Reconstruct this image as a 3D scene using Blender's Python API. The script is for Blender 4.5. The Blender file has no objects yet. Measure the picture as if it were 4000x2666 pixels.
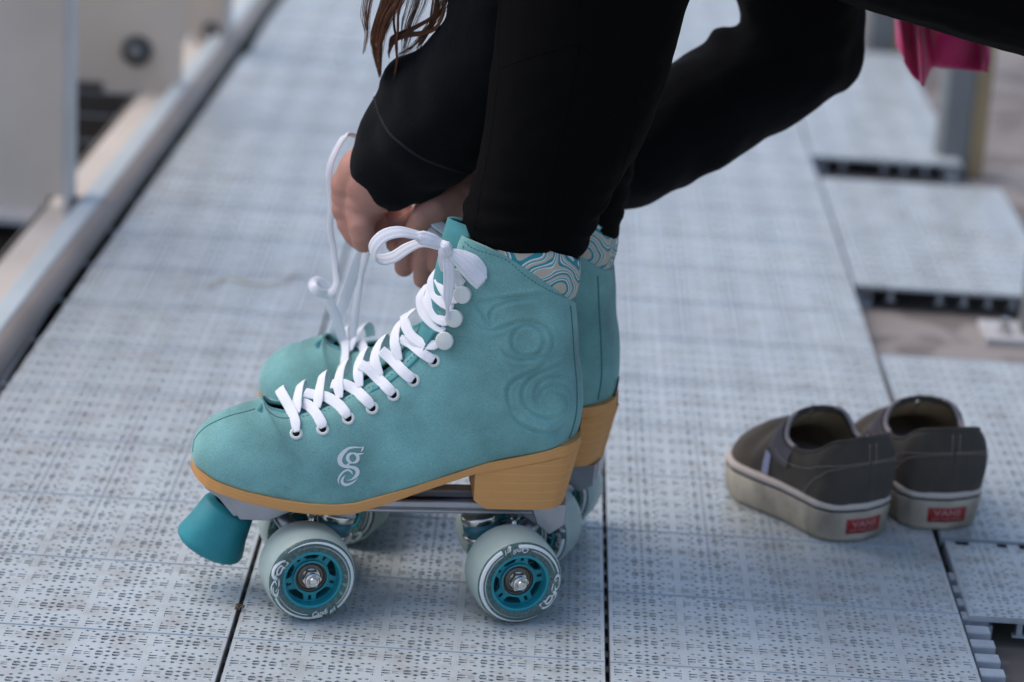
import bpy, bmesh, math, random
import numpy as np
from mathutils import Vector, Matrix, geometry, noise
from mathutils.bvhtree import BVHTree
random.seed(7); PI = math.pi; rad = math.radians
scene = bpy.context.scene; COL = scene.collection

# ------------------------------------------------------------------ camera
F = 10640.0; CX, CY = 2000.0, 1333.0
PITCH, PSI, RHO = rad(18), rad(-.35), rad(3.5)
Fw = Vector((math.sin(PSI)*math.cos(PITCH), math.cos(PSI)*math.cos(PITCH), -math.sin(PITCH)))
_R0 = Vector((math.cos(PSI), -math.sin(PSI), 0)); _U0 = _R0.cross(Fw)
CR = _R0*math.cos(RHO) + _U0*math.sin(RHO); CU = _U0*math.cos(RHO) - _R0*math.sin(RHO)
def ray(x, y): return Fw + CR*((x-CX)/F) - CU*((y-CY)/F)
CAM = Vector((0, 0, .031)) - ray(2012, 2276)*(F/5780)
def on_z(x, y, z=0.0):
    r = ray(x, y); return CAM + r*((z-CAM.z)/r.z)
DP = 4000/2353
def dz(x, y, z=0.0): return on_z(x*DP, y*DP, z)
def on_y(x, y, Y):
    r = ray(x, y); return CAM + r*((Y-CAM.y)/r.y)
def proj(P):
    d = P-CAM; z = d.dot(Fw); return CX+F*d.dot(CR)/z, CY-F*d.dot(CU)/z
def scale_at(P): return F/(P-CAM).dot(Fw)
cd = bpy.data.cameras.new('camera'); cam = bpy.data.objects.new('camera', cd); COL.objects.link(cam)
cam.matrix_world = Matrix(((CR.x, CU.x, -Fw.x, CAM.x), (CR.y, CU.y, -Fw.y, CAM.y), (CR.z, CU.z, -Fw.z, CAM.z), (0, 0, 0, 1)))
cd.sensor_width = 36; cd.lens = 36*F/4000; cd.clip_start = .02; cd.clip_end = 200
scene.camera = cam

class Frame:                                   # a local frame standing on the floor
    def __init__(s, deg, lx, ly, wx, wy):
        th = rad(deg); s.th = th
        s.ex = Vector((math.cos(th), math.sin(th), 0)); s.ey = Vector((-math.sin(th), math.cos(th), 0))
        s.O = Vector((wx, wy, 0)) - s.ex*lx - s.ey*ly
    def px(s, x, y, yl):                       # pixel + depth in the frame -> local point
        r = ray(x, y); t = (yl-(CAM-s.O).dot(s.ey))/r.dot(s.ey); P = CAM + r*t - s.O
        return Vector((P.dot(s.ex), yl, P.z))
    def loc(s, W):
        P = W-s.O; return Vector((P.dot(s.ex), P.dot(s.ey), P.z))
    def dirl(s, W): return Vector((W.dot(s.ex), W.dot(s.ey), W.z))

# ------------------------------------------------------------------ materials
def mat(name, col, rough=.6, metal=0, var=0, vscale=40, bump=0, bscale=200, sheen=0, spec=.5, trans=0, coat=0, col2=None, ior=1.45, bdist=.001):
    m = bpy.data.materials.new(name); m.use_nodes = True; nt = m.node_tree; b = nt.nodes['Principled BSDF']
    b.inputs['Base Color'].default_value = (*col, 1); b.inputs['Roughness'].default_value = rough
    b.inputs['Metallic'].default_value = metal; b.inputs['Specular IOR Level'].default_value = spec
    b.inputs['Transmission Weight'].default_value = trans; b.inputs['Coat Weight'].default_value = coat
    b.inputs['IOR'].default_value = ior
    if sheen: b.inputs['Sheen Weight'].default_value = sheen; b.inputs['Sheen Roughness'].default_value = .5
    tc = nt.nodes.new('ShaderNodeTexCoord')
    if var or col2:
        n = nt.nodes.new('ShaderNodeTexNoise'); n.inputs['Scale'].default_value = vscale; n.inputs['Detail'].default_value = 6
        nt.links.new(tc.outputs['Object'], n.inputs['Vector'])
        r = nt.nodes.new('ShaderNodeMapRange'); r.inputs[1].default_value = .32; r.inputs[2].default_value = .68
        nt.links.new(n.outputs['Fac'], r.inputs[0])
        mx = nt.nodes.new('ShaderNodeMix'); mx.data_type = 'RGBA'
        c2 = col2 or tuple(c*(1+var) for c in col); c1 = col if col2 else tuple(c*(1-var) for c in col)
        mx.inputs[6].default_value = (*c1, 1); mx.inputs[7].default_value = (*c2, 1)
        nt.links.new(r.outputs[0], mx.inputs[0]); nt.links.new(mx.outputs[2], b.inputs['Base Color'])
    if bump:
        n = nt.nodes.new('ShaderNodeTexNoise'); n.inputs['Scale'].default_value = bscale; n.inputs['Detail'].default_value = 4
        nt.links.new(tc.outputs['Object'], n.inputs['Vector'])
        bp = nt.nodes.new('ShaderNodeBump'); bp.inputs['Strength'].default_value = bump; bp.inputs['Distance'].default_value = bdist
        nt.links.new(n.outputs['Fac'], bp.inputs['Height']); nt.links.new(bp.outputs[0], b.inputs['Normal'])
    return m
def N(m, t): return m.node_tree.nodes.new(t)
def L(m, a, b): m.node_tree.links.new(a, b)

# ------------------------------------------------------------------ objects
def link(name, me, m=None, parent=None, smooth=True):
    o = bpy.data.objects.new(name, me); COL.objects.link(o)
    if m is not None:
        for mm in (m if isinstance(m, (list, tuple)) else [m]): me.materials.append(mm)
    if smooth: me.polygons.foreach_set('use_smooth', [True]*len(me.polygons))
    if parent: o.parent = parent
    return o
def meshof(name, v, f, m=None, parent=None, smooth=True):
    me = bpy.data.meshes.new(name); me.from_pydata([tuple(p) for p in v], [], f); me.validate(); me.update()
    return link(name, me, m, parent, smooth)
def auto(o, deg=35):
    me = o.data; me.set_sharp_from_angle(angle=rad(deg)); return o
def tag(o, label=None, cat=None, group=None, kind=None):
    if label: o['label'] = label
    if cat: o['category'] = cat
    if group: o['group'] = group
    if kind: o['kind'] = kind
    return o
def empty(name, loc, rz=0):
    o = bpy.data.objects.new(name, None); COL.objects.link(o); o.location = loc; o.rotation_euler = (0, 0, rz)
    o.empty_display_size = .03; return o
class MB:                                      # collects shapes for ONE mesh object
    def __init__(s): s.v = []; s.f = []
    def add(s, v, f):
        n = len(s.v); s.v += [Vector(p) for p in v]; s.f += [[i+n for i in q] for q in f]; return s
    def box(s, c, d, M=None, bev=0):
        bm = bmesh.new(); bmesh.ops.create_cube(bm, size=1)
        for v in bm.verts: v.co = Vector((v.co.x*d[0], v.co.y*d[1], v.co.z*d[2]))
        if bev: bmesh.ops.bevel(bm, geom=bm.edges[:], offset=bev, segments=2, affect='EDGES', profile=.5)
        for v in bm.verts:
            v.co = (M @ v.co if M else v.co) + Vector(c)
        bm.verts.index_update(); s.add([v.co.copy() for v in bm.verts], [[v.index for v in f.verts] for f in bm.faces]); bm.free(); return s
    def prism(s, poly, a, b, axis='y'):        # polygon in (x,z) extruded along y from a to b
        n = len(poly)
        v = [Vector((p[0], a, p[1])) for p in poly] + [Vector((p[0], b, p[1])) for p in poly]
        f = [list(range(n)), list(range(2*n-1, n-1, -1))] + [[i, i+n, (i+1) % n+n, (i+1) % n] for i in range(n)]
        return s.add(v, f)
    def lathe(s, prof, c, axis, seg=48, cap=True):   # prof: list of (h, r) along axis
        a = Vector(axis).normalized(); u = a.orthogonal().normalized(); w = a.cross(u); n = len(s.v)
        for h, r in prof:
            for k in range(seg):
                t = 2*PI*k/seg; s.v.append(Vector(c)+a*h+(u*math.cos(t)+w*math.sin(t))*r)
        m = len(prof)
        for i in range(m-1):
            for k in range(seg):
                k2 = (k+1) % seg; s.f.append([n+i*seg+k, n+i*seg+k2, n+(i+1)*seg+k2, n+(i+1)*seg+k])
        if cap:
            if prof[0][1] > 0: s.f.append([n+k for k in range(seg)][::-1])
            if prof[-1][1] > 0: s.f.append([n+(m-1)*seg+k for k in range(seg)])
        return s
    def tube(s, pts, r, seg=10, cap=True, flat=1.0, ref=None):
        pts = [Vector(p) for p in pts]; m = len(pts); n = len(s.v)
        rr = r if isinstance(r, (list, tuple)) else [r]*m; prev = ref
        for i, p in enumerate(pts):
            t = (pts[min(i+1, m-1)]-pts[max(i-1, 0)]).normalized()
            if prev is None: prev = t.orthogonal()
            u = (prev-t*prev.dot(t)).normalized(); w = t.cross(u); prev = u
            for k in range(seg):
                a = 2*PI*k/seg; s.v.append(p+(u*math.cos(a)+w*math.sin(a)*flat)*rr[i])
        for i in range(m-1):
            for k in range(seg):
                k2 = (k+1) % seg; s.f.append([n+i*seg+k, n+i*seg+k2, n+(i+1)*seg+k2, n+(i+1)*seg+k])
        if cap: s.f.append([n+k for k in range(seg)][::-1]); s.f.append([n+(m-1)*seg+k for k in range(seg)])
        return s
    def loft(s, rings, closed=True, caps=True):
        n = len(s.v); k = len(rings[0])
        for r in rings: s.v += [Vector(p) for p in r]
        for i in range(len(rings)-1):
            for j in range(k if closed else k-1):
                j2 = (j+1) % k; s.f.append([n+i*k+j, n+i*k+j2, n+(i+1)*k+j2, n+(i+1)*k+j])
        if caps and closed:
            s.f.append([n+j for j in range(k)][::-1]); s.f.append([n+(len(rings)-1)*k+j for j in range(k)])
        return s
    def build(s, name, m, parent=None, smooth=True, fix=True):
        o = meshof(name, s.v, s.f, m, parent, smooth)
        if fix:
            bm = bmesh.new(); bm.from_mesh(o.data); bmesh.ops.recalc_face_normals(bm, faces=bm.faces); bm.to_mesh(o.data); bm.free()
        return o
def crom(P, n):                                # Catmull-Rom through a list of tuples, n per span
    P = [np.array(p, float) for p in P]; out = []
    for i in range(len(P)-1):
        a, b, c, d = P[max(i-1, 0)], P[i], P[i+1], P[min(i+2, len(P)-1)]
        for k in range(n):
            t = k/n; out.append(.5*((2*b)+(c-a)*t+(2*a-5*b+4*c-d)*t*t+(3*b-a-3*c+d)*t**3))
    out.append(P[-1]); return out
def interp(x, xs, ys): return float(np.interp(x, xs, ys))
def catv(P, n): return [Vector(p) for p in crom([tuple(p) for p in P], n)]
def ribbon(mb, P, Nn, w, th=.0009, twist=None, puff=.25):   # flat lace: points, normals, width
    m = len(P); rings = []
    for i in range(m):
        t = (P[min(i+1, m-1)]-P[max(i-1, 0)]).normalized(); nn = Nn[i]; nn = (nn-t*nn.dot(t)).normalized(); s_ = t.cross(nn)
        ww = (w[i] if isinstance(w, (list, tuple)) else w)/2; ring = []
        for a in range(28):
            an = 2*PI*a/28; c_, s2 = math.cos(an), math.sin(an)
            cx = math.copysign(abs(c_)**.8, c_); ring.append(P[i]+s_*ww*cx+nn*(math.copysign(th*abs(s2)**.5, s2)*(1+.28*math.cos(cx*17))))
        rings.append(ring)
    mb.loft(rings)
def text_mesh(txt, size, shear=0, bold=.0):
    cu = bpy.data.curves.new('t', 'FONT'); cu.body = txt; cu.size = size; cu.shear = shear; cu.extrude = 0; cu.offset = size*bold; cu.resolution_u = 4
    o = bpy.data.objects.new('t', cu); COL.objects.link(o); dg = bpy.context.evaluated_depsgraph_get(); dg.update()
    me = bpy.data.meshes.new_from_object(o.evaluated_get(dg)); bpy.data.objects.remove(o); bpy.data.curves.remove(cu)
    v = [p.co.copy() for p in me.vertices]; f = [list(p.vertices) for p in me.polygons]; bpy.data.meshes.remove(me)
    return v, f

# emblem: strokes of varying width in a unit box (x right, y up), traced off the boot's side print
def _e(l): return [((x-872)/100, -(y-905)/100, w/100) for x, y, w in l]
EMB = [_e([(1005, 770, 4), (960, 778, 14), (900, 776, 20), (825, 788, 30), (765, 832, 46), (722, 890, 58), (712, 940, 60), (735, 988, 50), (790, 1013, 38), (850, 1018, 36), (905, 1035, 46), (930, 1070, 50), (920, 1115, 44), (880, 1155, 26), (840, 1175, 12), (795, 1178, 3)]),
       _e([(1010, 770, 3), (995, 790, 22), (985, 812, 18), (973, 833, 4)]),
       _e([(872+64*math.cos(a), 907+58*math.sin(a), 18+26*abs(math.cos(a))) for a in [i*PI/10 for i in range(21)]]),
       _e([(905, 862, 12), (950, 858, 24), (985, 855, 14), (1014, 845, 2)]),
       _e([(845, 955, 20), (825, 978, 22), (800, 1000, 24)]),
       _e([(868, 1112, 2), (858, 1085, 20), (835, 1062, 26), (800, 1055, 24), (755, 1078, 24), (715, 1125, 26), (693, 1180, 20), (705, 1232, 3)]),
       _e([(782, 1118, 2), (752, 1150, 24), (738, 1195, 36), (765, 1230, 38), (810, 1232, 30), (865, 1210, 22), (905, 1180, 12), (932, 1150, 2)])]
def emblem(n=3, fat=1.0):
    out = []
    for st in EMB:
        P = crom(st, n); q = []
        for i in range(len(P)):
            d = P[min(i+1, len(P)-1)][:2]-P[max(i-1, 0)][:2]; l = math.hypot(*d) or 1; nx, ny = -d[1]/l, d[0]/l
            x, y, w = P[i]; w *= fat; q.append(((x+nx*w/2, y+ny*w/2), (x-nx*w/2, y-ny*w/2)))
        out.append(q)
    return out
# ------------------------------------------------------------------ palette
M_suede = mat('suede', (.190, .400, .385), .95, var=.27, vscale=24, bump=.5, bscale=900, sheen=.25, spec=.15, bdist=.0006)
def speckle(m, amt=.18, sc=1500):
    nt = m.node_tree; b = nt.nodes['Principled BSDF']; src = b.inputs['Base Color'].links[0].from_socket
    tc = N(m, 'ShaderNodeTexCoord'); n = N(m, 'ShaderNodeTexNoise'); n.inputs['Scale'].default_value = sc; n.inputs['Detail'].default_value = 2
    L(m, tc.outputs['Object'], n.inputs['Vector'])
    r = N(m, 'ShaderNodeMapRange'); r.inputs[1].default_value = .3; r.inputs[2].default_value = .7; r.inputs[3].default_value = 1-amt; r.inputs[4].default_value = 1+amt
    L(m, n.outputs['Fac'], r.inputs[0])
    v = N(m, 'ShaderNodeVectorMath'); v.operation = 'SCALE'; L(m, src, v.inputs[0]); L(m, r.outputs[0], v.inputs['Scale']); L(m, v.outputs[0], b.inputs['Base Color'])
speckle(M_suede)
M_suede_dark = mat('suede_seam', (.055, .19, .20), .95)
M_tongue = mat('tongue_suede', (.09, .30, .32), .9, var=.12, vscale=40, bump=.4, bscale=700, sheen=.1, spec=.15)
M_inner = mat('boot_inner', (.075, .062, .055), .85, var=.15, vscale=60)
M_lace = mat('lace_cotton', (.88, .88, .93), .85, bump=.35, bscale=1400, sheen=.2, spec=.2, bdist=.0004)
M_white = mat('white_enamel', (.78, .80, .76), .35)
M_print = mat('white_print', (.74, .78, .78), .6)
M_black = mat('black_hole', (.004, .004, .005), .9)
M_tan = mat('stacked_leather', (.68, .325, .105), .5, var=.02, vscale=60)
def layered(m):                                # fine pale lines between the layers of the stack, following v of the UV map
    nt = m.node_tree; b = nt.nodes['Principled BSDF']; src = b.inputs['Base Color'].links[0].from_socket
    uv = N(m, 'ShaderNodeUVMap'); sp = N(m, 'ShaderNodeSeparateXYZ'); L(m, uv.outputs[0], sp.inputs[0])
    nz = N(m, 'ShaderNodeTexNoise'); nz.inputs['Scale'].default_value = 9; tc = N(m, 'ShaderNodeTexCoord'); L(m, tc.outputs['Object'], nz.inputs['Vector'])
    ad = N(m, 'ShaderNodeMath'); ad.operation = 'MULTIPLY_ADD'; ad.inputs[1].default_value = .10; L(m, nz.outputs['Fac'], ad.inputs[0]); L(m, sp.outputs['Y'], ad.inputs[2])
    fr = N(m, 'ShaderNodeMath'); fr.operation = 'FRACT'; L(m, ad.outputs[0], fr.inputs[0])
    lt = N(m, 'ShaderNodeMath'); lt.operation = 'LESS_THAN'; lt.inputs[1].default_value = .065; L(m, fr.outputs[0], lt.inputs[0])
    n2 = N(m, 'ShaderNodeTexNoise'); n2.inputs['Scale'].default_value = 45; L(m, tc.outputs['Object'], n2.inputs['Vector'])
    mu = N(m, 'ShaderNodeMath'); mu.operation = 'MULTIPLY'; mu.use_clamp = True; L(m, lt.outputs[0], mu.inputs[0]); L(m, n2.outputs['Fac'], mu.inputs[1])
    mx = N(m, 'ShaderNodeMix'); mx.data_type = 'RGBA'; L(m, mu.outputs[0], mx.inputs[0]); L(m, src, mx.inputs[6]); mx.inputs[7].default_value = (.80, .50, .23, 1)
    L(m, mx.outputs[2], b.inputs['Base Color'])
layered(M_tan)
M_alu = mat('cast_aluminium', (.42, .43, .47), .34, metal=.85, var=.08, vscale=50, bump=.1, bscale=300)
M_chrome = mat('chrome', (.72, .70, .67), .24, metal=1)
M_steel_dark = mat('bearing_steel', (.16, .14, .12), .35, metal=.9)
M_teal = mat('teal_plastic', (.022, .30, .36), .38, var=.08, vscale=40)
M_teal_soft = mat('teal_rubber', (.022, .25, .29), .5, var=.16, vscale=45, bump=.1, bscale=200)
M_cushion = mat('teal_cushion', (.03, .16, .20), .35, coat=.2)
def urethane():
    m = mat('urethane', (.60, .94, .89), .13, trans=.86, ior=1.34, var=.03, vscale=60)
    b = m.node_tree.nodes['Principled BSDF']; b.inputs['Specular IOR Level'].default_value = .5
    return m
M_ure = urethane(); M_tread = mat('urethane_tread', (.78, .97, .92), .42, trans=.55, ior=1.40, var=.06, vscale=60, bump=.1, bscale=300)
def lining_mat():
    m = bpy.data.materials.new('printed_lining'); m.use_nodes = True; nt = m.node_tree; b = nt.nodes['Principled BSDF']; b.inputs['Roughness'].default_value = .8
    tc = N(m, 'ShaderNodeTexCoord')
    nz = N(m, 'ShaderNodeTexNoise'); nz.inputs['Scale'].default_value = 46; nz.inputs['Detail'].default_value = .3; L(m, tc.outputs['Object'], nz.inputs['Vector'])
    wv = N(m, 'ShaderNodeMath'); wv.operation = 'MULTIPLY'; wv.inputs[1].default_value = 7; L(m, nz.outputs['Fac'], wv.inputs[0])
    fr = N(m, 'ShaderNodeMath'); fr.operation = 'FRACT'; L(m, wv.outputs[0], fr.inputs[0])
    rp = N(m, 'ShaderNodeValToRGB'); L(m, fr.outputs[0], rp.inputs[0]); e = rp.color_ramp; e.interpolation = 'CONSTANT'
    cols = [(0, (.56, .50, .41)), (.30, (.03, .30, .35)), (.58, (.80, .82, .78)), (.68, (.56, .50, .41)), (.78, (.04, .36, .42)), (.92, (.78, .80, .76))]
    while len(e.elements) < len(cols): e.elements.new(.5)
    for el, (p, c) in zip(e.elements, cols): el.position = p; el.color = (*c, 1)
    L(m, rp.outputs[0], b.inputs['Base Color']); return m
M_lining = lining_mat()

# ------------------------------------------------------------------ the wheel (axis = local y, face towards -y)
R_W = .031; W_W = .032
def face_y(r):                                 # outer face of the tyre at radius r
    return -interp(r*1000, [20.5, 21.5, 26.5, 28, 29.3, 30.4, 31], [15.2, 15.8, 15.9, 15.2, 13.6, 11, 7])/1000
def polar_strip(mb, r0f, r1f, a0, a1, n, lift=.00012):
    v = []; f = []
    for i in range(n+1):
        t = i/n; a = a0+(a1-a0)*t; r0, r1 = r0f(t), r1f(t)
        for q in range(5):
            r = r0+(r1-r0)*q/4; v.append((r*math.cos(a), face_y(r)-lift, r*math.sin(a)))
    for i in range(n):
        for q in range(4): f.append([i*5+q, i*5+q+1, i*5+q+6, i*5+q+5])
    mb.add(v, f)
def build_wheel(parent, x, y, yaw, spin):
    w = bpy.data.objects.new('wheel', None); COL.objects.link(w); w.parent = parent; w.location = (x, y, R_W)
    w.rotation_euler = (0, 0, yaw); w.scale = (1, 1.2, 1)
    if not WM:
        mb = MB(); half = [(15.2, 20.6), (15.8, 21.5), (16, 24), (15.9, 26.5), (15.2, 28), (13.6, 29.3), (11, 30.4), (7, 31), (3, 31)]
        prof = [(-a, r) for a, r in half]+[(a, r) for a, r in half[::-1]]; prof = [(a/1000, r/1000) for a, r in prof]; prof.append(prof[0])
        mb.lathe(prof, (0, 0, 0), (0, 1, 0), 96, cap=False); o = mb.build('tyre', [M_ure, M_tread])
        for q in o.data.polygons:
            c_ = q.center
            if math.hypot(c_.x, c_.z) > .0296 or (abs(c_.y) < .014 and math.hypot(c_.x, c_.z) > .024): q.material_index = 1
        WM['tyre'] = o.data; bpy.data.objects.remove(o)
        # core: rim tube, spoked webs front and back, hub, teeth locked in the urethane
        mb = MB(); mb.lathe([(h/1000, r/1000) for h, r in [(-15.2, 18.6), (-15.6, 19.4), (-15.2, 20.55), (15.2, 20.55), (15.6, 19.4), (15.2, 18.6), (6, 17.9), (-6, 17.9), (-15.2, 18.6)]], (0, 0, 0), (0, 1, 0), 96, cap=False)
        def hole(r, a):
            s = a % 72; d = abs(s-36); big = interp(r, [12.6, 13.2, 14, 16.8, 17.6], [4, 13, 18, 22, 20]) if 12.8 < r < 17.7 else -1
            if d < big: return True
            d2 = min(s, 72-s); return 13.6 < r < 17.4 and math.radians(d2)*r < .95
        nr = 15; na = 180; rs = [10.9+(18.2-10.9)*i/nr for i in range(nr+1)]
        for y0, y1 in ((-9.5, -7.2), (7.2, 9.5)):
            base = len(mb.v); cell = {}
            for yy in (y0, y1):
                for r in rs:
                    for k in range(na): a = 2*PI*k/na; mb.v.append(Vector((r*math.cos(a), yy, r*math.sin(a)))/1000)
            st = (nr+1)*na
            for i in range(nr):
                for k in range(na):
                    cell[i, k] = not hole((rs[i]+rs[i+1])/2, (k+.5)*360/na)
            for (i, k), on in cell.items():
                if not on: continue
                k2 = (k+1) % na; q = [i*na+k, i*na+k2, (i+1)*na+k2, (i+1)*na+k]
                mb.f.append([base+j for j in q]); mb.f.append([base+st+j for j in q[::-1]])
                for (di, dk, e0, e1) in ((0, -1, 0, 3), (0, 1, 1, 2), (-1, 0, 0, 1), (1, 0, 3, 2)):
                    if not cell.get((i+di, (k+dk) % na), False): mb.f.append([base+q[e0], base+q[e1], base+st+q[e1], base+st+q[e0]])
        mb.lathe([(-.0112, .0108), (-.0112, .0119), (.0112, .0119), (.0112, .0108)], (0, 0, 0), (0, 1, 0), 64, cap=False)
        for k in range(24):
            a = 2*PI*k/24; M = Matrix.Rotation(-a, 3, 'Y'); mb.box(Vector((math.cos(a), 0, math.sin(a)))*.0223, (.0042, .028, .0029), M)
        o = mb.build('wheel_core', M_teal); auto(o, 30); WM['core'] = o.data; bpy.data.objects.remove(o)
        mb = MB()
        for sg in (-1, 1): mb.lathe([(sg*h/1000, r/1000) for h, r in [(9.3, 4.0), (9.6, 5.2), (9.4, 6.6), (8.9, 7.1), (8.9, 9.1), (9.7, 9.4), (10.1, 10.0), (9.9, 10.8), (7, 10.8)]], (0, 0, 0), (0, 1, 0), 48, cap=False)
        o = mb.build('bearing', M_steel_dark); WM['bearing'] = o.data; bpy.data.objects.remove(o)
        mb = MB(); c0 = -.0105
        mb.lathe([(0, .0062), (-.0012, .0062), (-.0012, .0045)], (0, c0+.0012, 0), (0, 1, 0), 32)
        hexv = [(.0064*math.cos(PI/3*k), .0064*math.sin(PI/3*k)) for k in range(6)]; mb.prism(hexv, c0, c0-.0042)
        mb.lathe([(-.0042, .0054), (-.0056, .0050), (-.0062, .0042), (-.0058, .0034)], (0, c0, 0), (0, 1, 0), 32)
        mb.lathe([(0, .0029), (-.0072, .0029), (-.0078, .0025), (-.0080, 0.0)], (0, c0, 0), (0, 1, 0), 24, cap=False)
        o = mb.build('axle_nut', M_chrome); auto(o, 30); WM['nut'] = o.data; bpy.data.objects.remove(o)
        mb = MB()
        def arc(rc, a0, a1, w0, w1, n=60):
            polar_strip(mb, lambda t: (rc-(w0+(w1-w0)*min(1, t*1.6))/2)/1000, lambda t: (rc+(w0+(w1-w0)*min(1, t*1.6))/2)/1000, rad(a0), rad(a1), n)
        arc(27.3, 130, -49, .3, 2.3); arc(24.4, 126, -47, .2, 1.1); arc(27.3, 204, 286, 1.1, 2.0, 30); arc(24.4, 208, 264, .7, 1.2, 24)
        # emblem wrapped round the left of the face
        for i, st in enumerate(emblem(3, 1.12)):
            v = []; f = []
            for (a, b) in st:
                for (ex, ey) in (a, ((a[0]+b[0])/2, (a[1]+b[1])/2), b):
                    ang = rad(171)-(-(ey+1.0))*.205; r = (25.1+(-(ex+.05))*1.75*-1*-1)/1000
                    ang = rad(171)+(ey+1.0)*-.225; r = (24.7-(ex+.05)*2.25)/1000
                    v.append((r*math.cos(ang), face_y(r)-.00012-i*.00001, r*math.sin(ang)))
            for k in range(len(st)-1):
                for q in (0, 1): f.append([3*k+q, 3*k+q+1, 3*k+q+4, 3*k+q+3])
            mb.add(v, f)
        for txt, a0, rb, sz in (('Candi', 269.5, 26.1, 4.9), ('grl', 297, 27.7, 4.6)):
            v, f = text_mesh(txt, sz, .35, .018)
            mb.add([((rb-p.y)/1000*math.cos(rad(a0)+p.x/rb), face_y((rb-p.y)/1000)-.00038, (rb-p.y)/1000*math.sin(rad(a0)+p.x/rb)) for p in v], f)
        o = mb.build('printed_marks', M_print, fix=False, smooth=False); WM['marks'] = o.data; bpy.data.objects.remove(o)
    def sub(n, k, r=0):
        o = bpy.data.objects.new(n, WM[k]); COL.objects.link(o); o.parent = w; o.rotation_euler = (0, -r, 0); return o
    sub('tyre', 'tyre'); sub('wheel_core', 'core', rad(spin+54)); sub('bearing', 'bearing'); sub('axle_nut', 'nut', rad(spin*.7)); sub('printed_marks', 'marks', rad(spin))
    return w
WM = {}

# ------------------------------------------------------------------ boot geometry, traced in the near skate's frame
FN = Frame(7, 0, -.057, 0, 0)
_w = on_z(2080, 2059, .031); FF = Frame(-11, 0, -.057, _w.x-.001, _w.y-.010)
AX = FN.px(1202, 2246, -.057).x                 # front axle
SX = [-220, -217, -214, -208, -198, -183, -160, -140, -115, -90, -60, -30, 0, 20, 33, 41, 44.5, 46]
SW = [0, 11, 17, 24, 30.5, 36, 40.5, 41.5, 39.5, 35.5, 31.5, 30.5, 31, 30.5, 27.5, 19, 10, 0]
def ws(x): return interp(x*1000, SX, SW)/1000
def trace(P):                                  # [(px,py)] on the sole's near edge -> (x,z)
    out = []
    for (a, b) in P:
        yl = -.02
        for _ in range(8): q = FN.px(a, b, yl); yl = -ws(q.x)
        out.append((q.x, q.z))
    return out
feather = trace([(777, 1833), (853, 1884), (955, 1919), (1108, 1953), (1210, 1968), (1312, 1973), (1389, 1965), (1491, 1937), (1618, 1899), (1800, 1840), (1902, 1807), (2074, 1775), (2177, 1746)])
solebot = trace([(777, 1879), (807, 1907), (904, 1945), (981, 1968), (1144, 2001), (1287, 2014), (1389, 2006), (1500, 1973), (1672, 1913), (1850, 1853)])
fx = [-.219]+[p[0] for p in feather]+[.046]; fz = [feather[0][1]+.0015]+[p[1] for p in feather]+[feather[-1][1]+.002]
def z_top(x): return interp(x, fx, fz)
bx_ = [-.219]+[p[0] for p in solebot]+[.046]; bz_ = [solebot[0][1]+.003]+[p[1] for p in solebot]
bz_.append(z_top(.046)-.0065)
def z_bot(x): return min(interp(x, bx_, bz_), z_top(x)-.0045)
_K = [  # B pixel (None = on the feather line), T pixel, T depth mm, w1, Wm, on-sole flag
    ((757, 1803), (748, 1772), 0, 0, 6, 0), ((777, 1833), (751, 1733), 0, 0, None, 1), ((853, 1884), (766, 1697), 0, 0, None, 1),
    ((955, 1919), (802, 1653), 0, 0, None, 1), ((1040, 1938), (853, 1620), 0, 0, None, 1), ((1108, 1953), (930, 1587), 0, 0, None, 1),
    ((1200, 1968), (1005, 1562), 0, 0, None, 1), ((1262, 1972), (1027, 1560), -4, 4, None, 1), ((1320, 1973), (1062, 1603), -10, 10, None, 1), ((1389, 1965), (1150, 1619), -13, 13, None, 1),
    ((1491, 1937), (1261, 1595), -13, 13, None, 1), ((1618, 1899), (1348, 1552), -13, 13, 36, 1), ((1730, 1863), (1424, 1509), -13, 13, 35, 1),
    ((1844, 1827), (1506, 1465), -13, 13, 34.5, 1), ((1960, 1795), (1580, 1405), -13, 13, 34, 1), ((2074, 1775), (1630, 1350), -13, 13, 34, 1),
    ((2177, 1746), (1662, 1300), -13, 13, 34, 1), ((2245, 1690), (1692, 1240), -13, 13, 34.5, 0), ((2274, 1597), (1718, 1165), -13, 13, 34.5, 0),
    ((2275, 1470), (1738, 1095), -13, 13, 34.5, 0), ((2260, 1374), (1760, 1030), -14, 14, 36, 0), ((2256, 1270), (1782, 970), -15, 15, 37.5, 0),
    ((2246, 1170), (1803, 920), -16, 16, 38.5, 0)]
KEY = []
for b, t, ty, w1, wm, s in _K:
    if s: (xb, zb), = trace([b]); w0 = ws(xb)*1000-.8
    else: q = FN.px(b[0], b[1], 0); xb, zb = q.x, q.z; w0 = 0
    if b[0] == 757: w0 = 5
    q = FN.px(t[0], t[1], ty/1000)
    KEY.append((xb, zb, q.x, q.z, w0/1000, (wm if wm else w0+.7)/1000, w1/1000, 1.0 if s else 0, interp(len(KEY), [0, 6, 12, 17, 21], [.93, .93, .80, .62, .60])))
def boot_pt(row, t, side, fr):
    xb, zb, xt, zt, w0, wm, w1, s = row[:8]; wm = max(wm, w0, w1)
    if s > .5: ta, pa = .25, 2
    else: ta, pa = .40, 2.1
    ta = .25*s+.40*(1-s)
    tb = row[8]
    A = (1-(1-min(t/ta, 1))**2.1)**(1/2.1); u = min((1-t)/tb, 1); Bv = (1-(1-u)**2.0)**.5
    w = wm-(wm-w0)*(1-A)-(wm-w1)*(1-Bv)
    x = xb+(xt-xb)*t; z = zb+(zt-zb)*t
    z += TOPC*fr*math.sin(PI*min(1, max(0, t)))**.8
    return Vector((x, side*w, z))
TOPC = .009
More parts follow.
